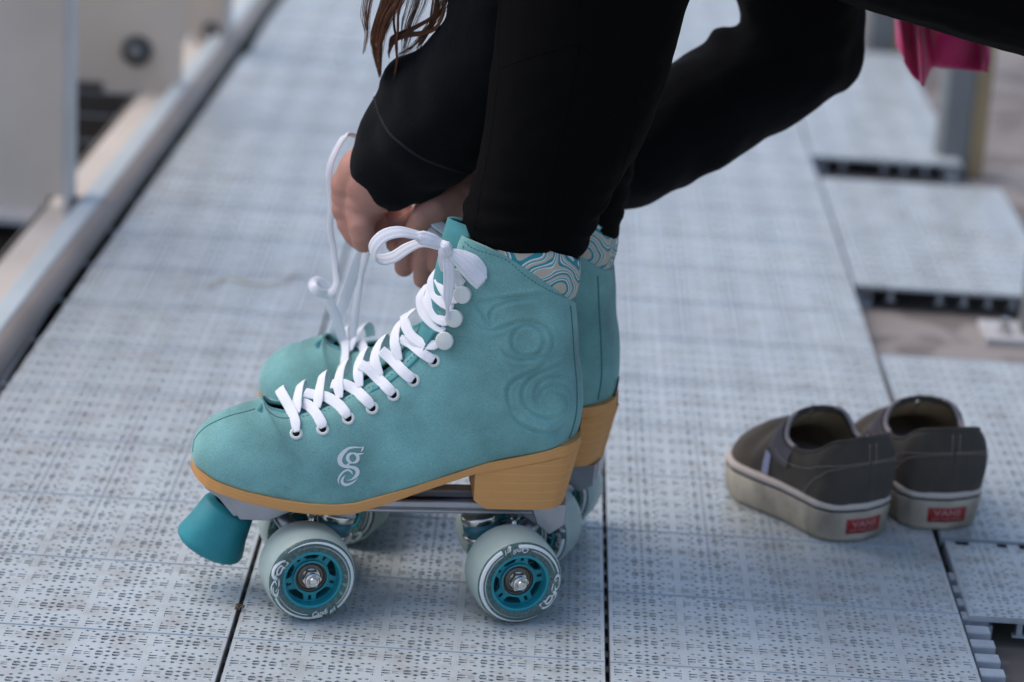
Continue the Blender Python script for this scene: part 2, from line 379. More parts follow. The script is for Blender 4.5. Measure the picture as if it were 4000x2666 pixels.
def boot_rows(n=9):
    P = crom(KEY, n); m = len(P); out = []
    for i, r in enumerate(P): out.append((tuple(r), interp(i/(m-1), [0, .80, 1], [0, 0, 1])))
    return out
def _zB(x, y): return 1500+x/1.568, 800+y/1.568
PRESS = [[(545, 610), (620, 592), (750, 575), (900, 558), (985, 552)], [(558, 604), (600, 670), (640, 732), (662, 742)],
         [(655, 735), (648, 690), (660, 648), (705, 615), (800, 590), (960, 572)],
         [(580, 750), (640, 772), (700, 762), (780, 732), (860, 718), (940, 725), (1000, 755), (1030, 810), (1034, 865), (1010, 922), (1070, 932)],
         [(880+98*math.cos(a), 835+96*math.sin(a)) for a in [k*PI/9 for k in range(19)]], [(955, 758), (978, 805), (978, 860), (945, 908)],
         [(720, 880), (760, 930), (830, 952), (900, 948), (960, 935)],
         [(990, 958), (960, 1000), (900, 1030), (840, 1055), (790, 1085), (760, 1130), (755, 1180), (772, 1240), (800, 1292)],
         [(1128, 870), (1110, 940), (1060, 985), (980, 1020), (900, 1062), (855, 1120), (845, 1180), (870, 1240), (930, 1290), (1000, 1312), (1060, 1300), (1100, 1270)],
         [(790, 1290), (820, 1332), (870, 1366), (940, 1390), (1010, 1400), (1060, 1390), (1110, 1352)],
         [(1145, 1090), (1110, 1060), (1050, 1050), (980, 1070), (935, 1120), (925, 1180), (955, 1250)],
         [(960, 1252), (945, 1200), (960, 1150), (1010, 1112), (1080, 1106), (1130, 1140), (1148, 1200), (1143, 1260)],
         [(1040, 1160), (1090, 1170), (1120, 1212), (1115, 1270), (1080, 1300)]]
def press_points():
    rows = boot_rows(6); nt = 40; v = []; f = []; W = 2*(nt+1)
    for r, fr in rows:
        for sd in (-1, 1):
            for j in range(nt+1): v.append(boot_pt(r, 1-j/nt if sd < 0 else j/nt, sd, fr))
    for i in range(len(rows)-1):
        for j in range(W-1): f.append([i*W+j, i*W+j+1, (i+1)*W+j+1, (i+1)*W+j])
    b = BVHTree.FromPolygons([tuple(p) for p in v], f); out = []
    for k, L_ in enumerate(PRESS):
        Q = crom(L_, 14); n = len(Q)
        for i, q in enumerate(Q):
            p, nn = surf(b, *_zB(*q))
            if p is not None and p.y < 0: out.append((p.x, p.y, p.z, min(1, .25+min(i, n-1-i)/(n*.22)) if k != 4 else 1))
    return np.array(out)
def emboss(p, segs):
    d = np.sqrt((segs[:, 0]-p.x)**2+(segs[:, 1]-p.y)**2+(segs[:, 2]-p.z)**2); k = int(d.argmin()); dm = float(d[k]); s = float(segs[k, 3])
    if dm > .012: return 0
    return s*(-math.exp(-(dm/.0012)**2)*.0013+math.exp(-((dm-.0028)/.0018)**2)*.0006)
def make_upper(parent, side_emb):
    segs = press_points() if side_emb < 0 else None; rows = boot_rows(22 if side_emb < 0 else 8); nt = 150 if side_emb < 0 else 48
    v = []; f = []; m = len(rows); W = 2*(nt+1)
    for i, (r, fr) in enumerate(rows):
        for sd in (-1, 1):
            for j in range(nt+1):
                t = 1-j/nt if sd < 0 else j/nt
                p = boot_pt(r, t, sd, fr)
                if sd == side_emb and p.x > -.06 and z_top(p.x)+.01 < p.z < .245: p.y += sd*emboss(p, segs)
                nz = noise.noise(Vector((p.x*22, p.z*22, sd*3.1)))*.0011+noise.noise(Vector((p.x*70, p.z*60, sd)))*.0003
                p.y += nz*sd*min(1, abs(p.y)/.02); v.append(p)
    for i in range(m-1):
        for j in range(W-1):
            if j == nt and rows[i][0][7] > .5: continue
            f.append([i*W+j, i*W+j+1, (i+1)*W+j+1, (i+1)*W+j])
    o = meshof('boot_upper', v, f, [M_suede, M_inner], parent)
    bm = bmesh.new(); bm.from_mesh(o.data); bmesh.ops.remove_doubles(bm, verts=bm.verts, dist=.00005); bmesh.ops.recalc_face_normals(bm, faces=bm.faces)
    c = max(bm.faces, key=lambda q: abs(q.calc_center_median().y))
    if c.normal.y*c.calc_center_median().y < 0: bmesh.ops.reverse_faces(bm, faces=bm.faces)
    sv = [q for q in bm.verts if -.195 < q.co.x < -.085 and not q.is_boundary and q.co.z > z_top(q.co.x)+.012]
    for _ in range(60 if side_emb < 0 else 30): bmesh.ops.smooth_vert(bm, verts=sv, factor=.5, use_axis_x=False, use_axis_y=True, use_axis_z=True)
    bvh = BVHTree.FromBMesh(bm); bm.to_mesh(o.data); bm.free()
    s = o.modifiers.new('thickness', 'SOLIDIFY'); s.thickness = .0024; s.offset = -1; s.material_offset = 1; s.material_offset_rim = 0
    return o, bvh
def make_sole(parent):
    xs = [-.2198+.2658*(.5-.5*math.cos(PI*i/90)) for i in range(91)]
    v = []; f = []; uv = []
    prof = [(0, 0), (.5, .0), (1.0, .06), (1.012, .5), (1.0, .94), (.5, 1), (0, 1)]
    ring = [(w, h, 1) for w, h in prof]+[(w, h, -1) for w, h in prof[::-1]][1:-1]
    k = len(ring)
    for x in xs:
        w = ws(x)+.0016*(1 if 0 < ws(x) else 0); zb, zt = z_bot(x), z_top(x)+.0004
        for (a, h, sg) in ring: v.append((x, sg*-a*w, zb+(zt-zb)*h)); uv.append((x*10, h*3.2))
    for i in range(90):
        for j in range(k): j2 = (j+1) % k; f.append([i*k+j, i*k+j2, (i+1)*k+j2, (i+1)*k+j])
    o = meshof('sole', v, f, M_tan, parent); seal(o, uv); return o
def seal(o, uv):
    me = o.data; l = me.uv_layers.new(name='UVMap')
    for lp in me.loops: l.data[lp.index].uv = uv[lp.vertex_index]
    bm = bmesh.new(); bm.from_mesh(me); bmesh.ops.recalc_face_normals(bm, faces=bm.faces); bm.to_mesh(me); bm.free(); auto(o, 50)
def make_heel(parent):
    # plan outlines at several heights, rounded D shape
    v = []; f = []; uv = []; K = 40; zb0 = .0735; lv = 12; x0 = FN.px(1850, 1965, -.031).x
    for l in range(lv+1):
        h = l/lv; ring = []
        xr = .0335+.0105*h+.0032*h*h; xf = x0+(0 if h > .22 else (.22-h)/.22*.0085)
        for k in range(K):
            if k < 26:
                t = k/25; a = -PI/2+PI*t; xx = .0474*max(0, math.cos(a))**.9; w = ws(min(xx, .0459))*1.04+(.0004 if xx < .047 else 0)
                if abs(a) < .02: w = 0
                ring.append((xx*(1-.19*(1-h)**.9)-.0, math.copysign(w*(1-.05*(1-h)), a)))
            else:
                t = (k-25)/15; ring.append((xf*min(1, t*2.2), .0305*(1-2*max(0, min(1, (t-.4)/.2))) if 1 else 0))
        for (x, y) in ring:
            zt = z_bot(x)+.0002; z = zb0+(zt-zb0)*h; v.append((x, y, z)); uv.append((x*10, (z-zb0)/.0065))
    for l in range(lv):
        for k in range(K): k2 = (k+1) % K; f.append([l*K+k, l*K+k2, (l+1)*K+k2, (l+1)*K+k])
    f.append(list(range(K))[::-1]); f.append([lv*K+k for k in range(K)])
    o = meshof('heel', v, f, M_tan, parent); seal(o, uv); auto(o, 40); return o
def make_plate(parent):
    mb = MB(); z1 = .0700
    mb.box((-.079, 0, z1-.0025), (.205, .034, .0045), bev=.001)
    for s in (-1, 1): mb.box((-.079, s*.0155, z1-.0015), (.195, .003, .009), bev=.001)
    mb.box((-.075, 0, z1+.004), (.12, .010, .006), bev=.001)
    # front pad that climbs under the toe and carries the stopper
    mb.prism([(-.212, .090), (-.196, .083), (-.165, .0795), (-.165, .068), (-.178, .061), (-.190, .060), (-.2005, .073), (-.210, .080)], -.019, .019)
    mb.prism([(-.197, .078), (-.158, .077), (-.150, .066), (-.166, .0585), (-.186, .059)], -.0225, .0225)
    mb.prism([(AX-.022, z1+.003), (AX+.030, z1+.003), (AX+.036, z1-.006), (AX+.030, z1-.013), (AX+.012, z1-.010), (AX-.006, z1-.006), (AX-.024, z1-.011)], -.013, .013)
    mb.prism([(-.060, z1), (.038, z1+.003), (.037, .060), (.026, .053), (.016, .056), (.004, z1-.006), (-.030, z1-.007), (-.048, z1-.006)], -.013, .013)
    mb.prism([(.012, z1+.003), (.037, z1+.003), (.036, .058), (.026, .051), (.017, .058)], -.020, .020)
    o = mb.build('plate', M_alu, parent, smooth=False); b = o.modifiers.new('b', 'BEVEL'); b.width = .0012; b.segments = 2; b.limit_method = 'ANGLE'
    return o
def make_truck(parent, ax, s):                 # s = +1: kingpin leans towards the heel of the axle's front
    t = bpy.data.objects.new('truck', None); COL.objects.link(t); t.parent = parent; t.location = (0, 0, 0)
    mb = MB(); mb.tube([(ax, y, R_W) for y in (-.056, 0, .056)], .0036, 12)
    mb.build('axle', M_chrome, t)
    mb = MB(); mb.tube([(ax, y, R_W) for y in (-.026, -.012, 0, .012, .026)], [.0065, .0085, .010, .0085, .0065], 20)
    kx = ax+s*.021; top = Vector((kx, 0, .0585)); bot = Vector((kx-s*.007, 0, .024))
    mb.tube([(ax, 0, R_W+.002), (ax+s*.010, 0, .037), tuple((top*.45+bot*.55))], [.010, .010, .012], 16, flat=.9)
    mb.tube([(ax, 0, R_W), (ax-s*.012, 0, .046), (ax-s*.020, 0, .056)], [.009, .0065, .005], 14)
    mb.build('hanger', M_alu, t)
    ax_ = (top-bot).normalized(); mb = MB()
    mb.lathe([(.0205, .0128), (.0300, .0128), (.0300, .011)], bot, ax_, 40)
    mb.lathe([(.001, .0115), (.0090, .0122), (.0095, .010)], bot, ax_, 40)
    mb.build('cushion', M_cushion, t)
    mb = MB()
    mb.lathe([(.0295, .0126), (.0305, .0131), (.0335, .0132), (.0350, .0126), (.0356, .011), (.0356, 0)], bot, ax_, 48, cap=False)
    mb.lathe([(.0165, .0130), (.0170, .0138), (.0200, .0138), (.0208, .0130)], bot, ax_, 48)
    mb.lathe([(-.002, .0105), (-.0018, .0122), (.0008, .0122)], bot, ax_, 40)
    mb.lathe([(-.010, .004), (-.010, .004), (.0, .004)], bot, ax_, 16)
    mb.build('washer', M_chrome, t)
    mb = MB(); q = Vector((ax-s*.0, 0, 0))
    hexv = [(.0052*math.cos(PI/3*k), .0052*math.sin(PI/3*k)) for k in range(6)]
    for (r0, r1, h0, h1) in ((.0058, .0058, .0655, .0600),):
        mb.lathe([(h0, r0), (h1, r1)], (ax+s*.0+.003, -.008, 0), (0, 0, 1), 6)
    mb.lathe([(.0600, .0042), (.0585, .0042)], (ax+.003, -.008, 0), (0, 0, 1), 20)
    o = mb.build('lock_nut', M_chrome, t, smooth=False)
    mb = MB(); mb.lathe([(.059, .0022), (.045, .0022)], (ax+.003, -.008, 0), (0, 0, 1), 14); mb.build('pivot_stem', M_chrome, t)
    return t
def make_stop(parent):
    a = FN.px(700+378/1.96, 1700+560/1.96, 0); b = FN.px(700+222/1.96, 1700+850/1.96, 0)
    ax_ = (b-a).normalized(); ln = (b-a).length; mb = MB()
    mb.lathe([(-.004, .012), (-.002, .0172), (.0, .0185), (ln*.5, .0212), (ln-.004, .0244), (ln-.001, .0238), (ln+.001, .0215), (ln+.0015, 0)], a, ax_, 64, cap=False)
    o = mb.build('toe_stop', M_teal_soft, parent)
    mb = MB(); mb.lathe([(-.016, .006), (.0, .006)], a, ax_, 20); mb.build('stem', M_chrome, o)
    return o
def surf(bvh, x, y, fr=FN):                    # pixel -> point and outward normal on the boot (local)
    o = fr.loc(CAM); d = fr.dirl(ray(x, y)).normalized(); p, n, i, dd = bvh.ray_cast(o, d)
    if p is None: return None, None
    if n.dot(d) > 0: n = -n
    return p, n
def disc_on(p, n, prof, seg=32):
    mb = MB(); mb.lathe(prof, p, n, seg, cap=False); return mb
EYE = [(1157, 1694), (1261, 1677), (1361, 1635), (1454, 1595), (1537, 1543), (1615, 1487), (1695, 1410)]
HOOK = [(1741, 1330), (1779, 1241), (1812, 1148), (1850, 1050)]
# ------------------------------------------------------------------ skate assembly
def tube_on(mb, pts, bvh, r, fr=FN, n=6, sink=0.0, dash=None):
    P = []
    for q in crom(pts, n):
        p, nn = surf(bvh, q[0], q[1], fr)
        if p is not None: P.append(p+nn*(-sink))
    if dash is None: mb.tube(P, r, 6)
    else:
        # resample evenly and keep short stitches
        d = [0]
        for i in range(1, len(P)): d.append(d[-1]+(P[i]-P[i-1]).length)
        def at(s_):
            i = min(max(int(np.searchsorted(d, s_)), 1), len(P)-1); t = (s_-d[i-1])/max(1e-9, d[i]-d[i-1]); return P[i-1].lerp(P[i], t)
        s_ = 0
        while s_+dash[0] < d[-1]: mb.tube([at(s_), at(s_+dash[0]/2), at(s_+dash[0])], r, 5); s_ += dash[0]+dash[1]
def lace_n(y):
    ny = interp(y*1000, [-40, -20, -8, 0, 12, 20], [-1.3, -1.0, -.7, -.35, .1, .8]); return Vector((-.55, ny, .65)).normalized()
def lace_path(mb, pts, w=.0074, th=.00055, bvh=None, fr=FN, end=True, nrm=None, n=7, lift=True):
    P = []
    for (x, y, d) in pts:
        if d is None: p, nn = surf(bvh, x, y, fr); P.append(p+nn*.0012)
        else:
            q = fr.px(x, y, d/1000)
            if bvh is not None and lift and fr is FN:
                h, hn = surf(bvh, x, y, fr); o_ = fr.loc(CAM)
                if h is not None and (h-o_).length < (q-o_).length+.0012 and h.y < -.006: q = h+(o_-h).normalized()*.0016
            P.append(q)
    if pts[0][2] == 13: P.insert(0, P[0]+Vector((.002, .007, -.003))); P.insert(0, P[0]+Vector((.001, .003, -.008)))
    Q = catv(P, n); m = len(Q)
    ww = [w*(1-(.45*max(0, (i/(m-1)-.86)/.14) if end else 0)) for i in range(m)] if not isinstance(w, (list, tuple)) else [interp(i/(m-1), np.linspace(0, 1, len(w)), w) for i in range(m)]
    Nn = [(nrm if nrm is not None else lace_n(q.y)) for q in Q]
    ribbon(mb, Q, Nn, ww, th); return mb
def zA(x, y): return 700+x/1.96, 1200+y/1.96
def zB(x, y): return 1500+x/1.568, 800+y/1.568
def zC(x, y): return 1200+x/1.425, 400+y/1.425
def A(x, y, d): return (*zA(x, y), d)
def B(x, y, d): return (*zB(x, y), d)
def C(x, y, d): return (*zC(x, y), d)
LOW = [  # crossings of the lower laces: far edge -> near eyelet (None = on the boot surface)
    [A(768, 628, 13), A(800, 690, 2), A(845, 770, -8), A(885, 870, -17), A(900, 962, None)],
    [A(930, 585, 13), A(912, 650, 4), A(900, 730, -6), A(903, 815, -14)],
    [A(940, 735, -3), A(990, 755, -8), A(1045, 815, -15), A(1085, 880, -20), A(1106, 928, None)],
    [A(1098, 512, 13), A(1080, 590, 4), A(1066, 680, -6), A(1060, 778, -14)],
    [A(960, 655, 2), A(1040, 672, -2), A(1130, 690, -8), A(1215, 745, -16), A(1265, 800, -20), A(1298, 846, None)],
    [A(1262, 425, 13), A(1230, 500, 4), A(1218, 600, -6), A(1232, 700, -14)],
    [A(1165, 590, -1), A(1255, 590, -6), A(1340, 630, -12), A(1420, 700, -18), A(1482, 768, None)],
    [A(1412, 335, 13), A(1375, 420, 4), A(1368, 510, -6), A(1388, 615, -14)],
    [A(1385, 440, -3), A(1450, 475, -8), A(1520, 545, -14), A(1590, 615, -18), A(1644, 668, None)],
    [A(1555, 235, 13), A(1510, 320, 4), A(1498, 420, -6), A(1545, 528, -14)],
    [A(1545, 335, -3), A(1620, 395, -9), A(1700, 480, -15), A(1755, 530, -19), A(1797, 556, None)],
    [A(1690, 110, 13), A(1655, 190, 4), A(1650, 290, -6), A(1690, 412, -14)]]
HIGH = [
    [A(1690, 245, -3), A(1770, 280, -9), A(1850, 345, -15), A(1910, 385, -19), A(1955, 406, None)],
    [A(1720, 60, 8), A(1735, 130, 0), A(1770, 210, -8), A(1850, 275, -14), A(1930, 292, -18), A(1990, 285, -24)],
    [B(185, 640, 10), B(125, 700, 4), B(150, 780, -6), B(215, 850, -14), B(330, 862, -23)],
    [B(262, 490, 10), B(222, 560, 2), B(235, 650, -6), B(290, 720, -14), B(372, 775, -22)],
    [B(270, 500, 6), B(265, 590, -5), B(310, 680, -12), B(360, 712, -18), B(400, 712, -24)],
    [B(335, 385, 8), B(292, 460, 0), B(305, 540, -8), B(360, 600, -14), B(425, 630, -22)],
    [B(330, 450, -6), B(370, 530, -14), B(420, 575, -20), B(455, 572, -25)],
    [B(400, 420, -16), B(440, 470, -20), B(480, 505, -25)]]
def make_bow(mb):
    n1 = Vector((-.25, -.9, .35)).normalized(); n2 = Vector((-.1, -.25, .95)).normalized()
    # left loop: edge-on at the top, showing its inside at the far end
    lp = [C(760, 800, -26), C(700, 765, -28), C(620, 742, -30), C(520, 722, -33), C(430, 742, -33), C(372, 800, -31), C(368, 855, -27), C(410, 878, -23), C(480, 862, -20), C(560, 812, -20), C(640, 785, -22), C(740, 810, -24)]
    P = catv([FN.px(a, b, d/1000) for a, b, d in lp], 6)
    Nn = []
    for i, p in enumerate(P):
        t = (P[min(i+1, len(P)-1)]-P[max(i-1, 0)]).normalized(); wd = Vector((.5, -.6, -.62)); Nn.append(t.cross(wd.normalized()).normalized())
    ribbon(mb, P, Nn, [interp(i/(len(P)-1), [0, .12, .25, .5, .8, 1], [.0045, .0075, .0085, .0092, .0080, .004]) for i in range(len(P))], .0008)
    for k, off in enumerate((0, 5)):
        lace_path(mb, [C(752, 798+off, -28+k), C(700, 770+off, -31+k), C(640, 752+off*2, -31+k), C(600, 748, -30), C(515, 738, -31)], [.006, .0088-.001*k, .009-.001*k, .004, .0025], .0013, end=False, nrm=n1)
    # knot
    for r, (a, b), c in ((.0052, (768, 822), (.85, 1.15)), ):
        p = FN.px(*zC(a, b), -.030); M = Matrix.Rotation(rad(18), 3, 'Y'); bm = bmesh.new(); bmesh.ops.create_uvsphere(bm, u_segments=20, v_segments=14, radius=r)
        for v in bm.verts: v.co = M @ Vector((v.co.x*c[0]+.0004*math.sin(v.co.z*2600), v.co.y*.8, v.co.z*c[1])); v.co += p
        bm.verts.index_update(); mb.add([v.co.copy() for v in bm.verts], [[v.index for v in f.verts] for f in bm.faces]); bm.free()
    lace_path(mb, [C(735, 780, -26), C(770, 800, -35), C(790, 850, -33)], [.004, .0062, .004], .0012, end=False, nrm=n1)
    # right loop hanging over the boot: several folds
    for k, (dx, dy, dd) in enumerate(((0, 0, 0), (14, -16, 2), (-12, 20, 1.5), (24, -30, 4))):
        lace_path(mb, [C(785, 830, -31), C(840+dx*.5, 865+dy*.6, -34+dd), C(900+dx, 915+dy, -36+dd), C(945+dx*.7, 965+dy, -36.5+dd), C(975-k*4, 1000+dy*.9, -37+dd)], [.004, .0066, .0088, .0092, .0080], .0013, end=False, nrm=n1)
    # free end hanging straight down with its tip
    lace_path(mb, [C(772, 840, -29), C(785, 910, -31), C(790, 1000, -30), C(783, 1080, -29), C(781, 1130, -28.5)], [.0035, .0074, .0078, .0066, .0032], .0011, end=False, nrm=n1)
    lace_path(mb, [C(781, 1120, -28.5), C(781, 1160, -28), C(785, 1205, -27.5)], [.0026, .0024, .0024], .0011, end=False, nrm=n1)
    lace_path(mb, [C(752, 830, -26), C(752, 880, -26), C(762, 940, -25)], [.004, .006, .004], .0011, end=False, nrm=n1)
    lace_path(mb, [C(820, 930, -24), C(835, 980, -26), C(870, 1012, -27)], [.006, .007, .005], .0010, end=False, nrm=n1)
def throat_line():
    return [(r, fr) for r, fr in boot_rows(6) if r[6] > .004]
def make_tongue(parent, curl=True):
    rows = throat_line(); m = len(rows); rings = []
    pts = [Vector((r[2], 0, r[3]+0*fr)) for r, fr in rows]
    d = (pts[-1]-pts[-4]).normalized(); pts += [pts[-1]+d*.0015, pts[-1]+d*.003, pts[-1]+d*.0045]; m = len(pts)
    v = []; f = []; K = 24
    for i, p in enumerate(pts):
        t = (pts[min(i+1, m-1)]-pts[max(i-1, 0)]).normalized(); nn = Vector((-t.z, 0, t.x)); u = i/(m-1)
        if nn.z < 0 and u < .5: nn = -nn
        up = interp(u, [0, .15, .4, .6, .85, 1], [-.0005, -.0012, .0000, .003, .0075, .010]); hw = interp(u, [0, .1, .5, .9, .96, 1], [.010, .0155, .018, .019, .016, .008])
        for k in range(K+1):
            s = -1+2*k/K; dep = -(.0035 if s < 0 and u < .6 else .006)*abs(s)**2.2-max(0, up)*(abs(s)**2)*.9
            v.append(p+nn*(up+dep-.001+.0006*noise.noise(Vector((p.x*60, s*2, p.z*60))))+Vector((0, s*hw-.003*(1 if u < .6 else max(0, (.8-u)/.2)), 0))-nn*.006*max(0, s)*max(0, min(1, (.85-u)/.2)))
    for i in range(m-1):
        for k in range(K): f.append([i*(K+1)+k, i*(K+1)+k+1, (i+1)*(K+1)+k+1, (i+1)*(K+1)+k])
    o = meshof('tongue', v, f, [M_tongue, M_inner], parent); s = o.modifiers.new('thickness', 'SOLIDIFY'); s.thickness = .0028; s.offset = 0
    return o
def make_lining(parent):
    row = boot_rows(6)[-1]; r, fr = row; v = []; f = []; ts = [.86-.86*i/30 for i in range(31)]; pts = [(t, -1) for t in ts]+[(t, 1) for t in ts[::-1]][1:]
    H = 8; c = Vector((.0, 0, 0))
    for (t, sd) in pts:
        p = boot_pt(r, t, sd, fr); cx = -.004; out = Vector((p.x-cx, p.y, 0)); out.normalize()
        h = interp(t, [0, .12, .35, .6, .86], [.030, .029, .021, .006, -.004])
        for k in range(H+1):
            q = k/H; v.append(p-out*(.0022-.0035*math.sin(PI*q)*min(1, h*60)-.004*q*q*(1 if t < .3 else 0))+Vector((0, 0, -.004+(h+.004)*q)))
    n = len(pts)
    for i in range(n-1):
        for k in range(H): f.append([i*(H+1)+k, i*(H+1)+k+1, (i+1)*(H+1)+k+1, (i+1)*(H+1)+k])
    o = meshof('printed_collar', v, f, M_lining, parent); s = o.modifiers.new('thickness', 'SOLIDIFY'); s.thickness = .003; s.offset = 1
    return o
EYEL = []; HOOKL = []
def build_skate(fr, near):
    root = empty('roller_skate', fr.O, fr.th)
    up, bvh = make_upper(root, -1 if near else 0)
    make_tongue(root); make_lining(root); make_sole(root); make_heel(root); make_plate(root); make_stop(root)
    make_truck(root, AX, 1); make_truck(root, 0, -1)
    yaw = rad(10.5 if near else -8); sp = {(0, -1): 0, (1, -1): 170}
    for i, ax in enumerate((AX, 0)):
        for s in (-1, 1):
            build_wheel(root, ax, s*.0408, yaw, sp.get((i, s), 80*i+37) if near else (75 if i else 120)+(0 if s < 0 else 50))
    # eyelets and hooks on both sides
    if near:
        for e in EYE: EYEL.append(surf(bvh, *e))
        for e in HOOK: HOOKL.append(surf(bvh, *e))
    for (p, n) in EYEL:
        for s in (1, -1):
            P = Vector((p.x, p.y*s, p.z)); Nn = Vector((n.x, n.y*s, n.z))
            o = disc_on(P, Nn, [(-.001, .0024), (.0003, .0022), (.0008, .0028), (.0009, .0036), (.0002, .0044), (-.001, .0044)]).build('eyelet', M_white, root)
            h = disc_on(P, Nn, [(.0004, .0023), (.0004, 0)], 20).build('eyelet_hole', M_black, o)
    for (p, n) in HOOKL:
        for s in (1, -1):
            P = Vector((p.x, p.y*s, p.z)); Nn = Vector((n.x, n.y*s, n.z))
            mb = disc_on(P, Nn, [(-.001, .0052), (.0004, .0056), (.0008, .0030), (.0026, .0028), (.0028, .0056), (.0033, .0062), (.0040, .0061), (.0044, .0052), (.0045, 0)])
            mb.build('lace_hook', M_white, root)
    mb = MB()
    for i, q in enumerate(LOW[:3] if not near else LOW): lace_path(mb, q, bvh=bvh if near else NB[0], lift=(i % 2 == 0))
    if near:
        NB.append(bvh)
        for q in HIGH: lace_path(mb, q, bvh=bvh, w=.0068)
        make_bow(mb)
    else:
        far_strands(mb, root)
    mb.build('lace', M_lace, root)
    # seams and stitches
    mb = MB()
    if near:
        tube_on(mb, [(753, 1765), (762, 1715), (800, 1672), (850, 1644), (904, 1623), (960, 1609), (996, 1598)], bvh, .00045, n=8)
        tube_on(mb, [(1030, 1562), (1042, 1600), (1075, 1626), (1108, 1634), (1140, 1632)], bvh, .0004, n=8)
        tube_on(mb, [(2228, 1195), (2236, 1290), (2243, 1400), (2252, 1500), (2252, 1600), (2238, 1670), (2222, 1712)], bvh, .0006, n=8)
        top = [(1815, 945), (1857, 975), (1972, 1013), (2055, 1080), (2138, 1131), (2189, 1155), (2225, 1168)]
        tube_on(mb, top, bvh, .0003, n=8, dash=(.0016, .0012))
        for q in ([(1180, 1628), (1261, 1608), (1340, 1566)], [(1345, 1566), (1424, 1524), (1506, 1481), (1580, 1423)], [(1590, 1415), (1640, 1360), (1672, 1310), (1706, 1240), (1735, 1165)], [(1745, 1140), (1765, 1080), (1790, 1010), (1815, 955)]):
            tube_on(mb, q, bvh, .0003, n=8, dash=(.0016, .0014))
    else:
        f2 = fr
        tube_on(mb, [(2335, 1080), (2340, 1200), (2348, 1350), (2350, 1470), (2336, 1560)], bvh, .0006, fr=f2, n=8)
    mb.build('seam', M_suede_dark, root)
    if near:
        mb = MB()
        for i, st in enumerate(emblem(4)):
            v = []; f = []
            for (a, b) in st:
                for (ex, ey) in (a, ((a[0]+b[0])/2, (a[1]+b[1])/2), b):
                    p, n = surf(bvh, 1378+ex*31.9, 1789-ey*31.9); v.append(p+n*(.00035+i*.00001))
            for k in range(len(st)-1):
                for q in (0, 1): f.append([3*k+q, 3*k+q+1, 3*k+q+4, 3*k+q+3])
            mb.add(v, f)
        mb.build('printed_emblem', M_print, root, fix=False)
    return root, bvh
NB = []
def far_strands(mb, root):
    fr = FF; n1 = Vector((-.3, -.9, .1)).normalized(); n2 = Vector((-.8, -.5, .1)).normalized()
    def P(pts, w, nr=n1, th=.0008): lace_path(mb, [(*zC(a, b), d) for a, b, d in pts], w, th, fr=fr, end=False, nrm=nr)
    P([(275, 190, 6), (235, 178, 0), (205, 195, -8), (170, 250, -14), (135, 330, -18), (122, 420, -18), (135, 560, -15), (128, 700, -10), (150, 830, -8), (158, 930, -8), (160, 1020, -10), (120, 1070, -12), (60, 1055, -14), (32, 1020, -12), (60, 1000, -8), (100, 1040, -6), (130, 1120, -6), (170, 1230, -5), (205, 1340, -2), (235, 1440, 2)],
      [.004, .004, .0045, .0045, .0050, .0055, .0055, .0050, .0050, .0052, .0055, .006, .007, .008, .008, .0085, .009, .009, .0085, .008])
    P([(325, 700, -12), (335, 800, -10), (315, 900, -8), (300, 980, -6), (280, 1100, -5), (262, 1220, -4), (248, 1340, 0), (240, 1430, 2)], [.004, .006, .0055, .0035, .0055, .006, .0065, .007])
    P([(292, 822, -6), (262, 930, -2), (215, 1080, 4), (165, 1220, 8), (120, 1340, 12), (95, 1420, 14)], [.004, .007, .0085, .008, .007, .006], Vector((.1, -.9, .3)))
    P([(680, 640, -52), (740, 690, -50), (800, 735, -48)], [.008, .0085, .008], Vector((.2, -.6, .8)))
    P([(680, 700, -52), (720, 740, -50), (770, 775, -48)], [.006, .006, .006], Vector((.2, -.6, .8)))
NEAR, NBV = build_skate(FN, True)
tag(NEAR, 'teal suede quad roller skate in front, its lace tied in a white bow', 'roller skate', 'roller skates on the person’s feet')
FAR, FBV = build_skate(FF, False)
tag(FAR, 'farther teal suede roller skate, half hidden, its lace still being tied by hand', 'roller skate', 'roller skates on the person’s feet')
# ------------------------------------------------------------------ floor of perforated plastic panels
def plastic(name, col, rough=.38):
    m = mat(name, col, rough, var=.06, vscale=9, bump=.12, bscale=120, spec=.75, ior=1.62)
    nt = m.node_tree; b = nt.nodes['Principled BSDF']; src = b.inputs['Base Color'].links[0].from_socket
    tc = N(m, 'ShaderNodeTexCoord'); n = N(m, 'ShaderNodeTexNoise'); n.inputs['Scale'].default_value = 38; n.inputs['Detail'].default_value = 8; n.inputs['Roughness'].default_value = .7
    L(m, tc.outputs['Object'], n.inputs['Vector']); r = N(m, 'ShaderNodeMapRange'); r.inputs[1].default_value = .47; r.inputs[2].default_value = .74; r.inputs[4].default_value = .75
    L(m, n.outputs['Fac'], r.inputs[0]); mx = N(m, 'ShaderNodeMix'); mx.data_type = 'RGBA'; L(m, r.outputs[0], mx.inputs[0]); L(m, src, mx.inputs[6])
    mx.inputs[7].default_value = (col[0]*.62, col[1]*.52, col[2]*.44, 1); L(m, mx.outputs[2], b.inputs['Base Color'])
    n2 = N(m, 'ShaderNodeTexNoise'); n2.inputs['Scale'].default_value = 14; n2.inputs['Detail'].default_value = 5; L(m, tc.outputs['Object'], n2.inputs['Vector'])
    r2 = N(m, 'ShaderNodeMapRange'); r2.inputs[1].default_value = .3; r2.inputs[2].default_value = .7; r2.inputs[3].default_value = rough-.14; r2.inputs[4].default_value = rough+.14
    L(m, n2.outputs['Fac'], r2.inputs[0]); L(m, r2.outputs[0], b.inputs['Roughness']); return m
M_floor = plastic('floor_plastic', (.505, .550, .565))
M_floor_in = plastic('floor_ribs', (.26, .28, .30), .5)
CW, CH = .04924, .0236; GX0, GY0 = -.1858, .0672
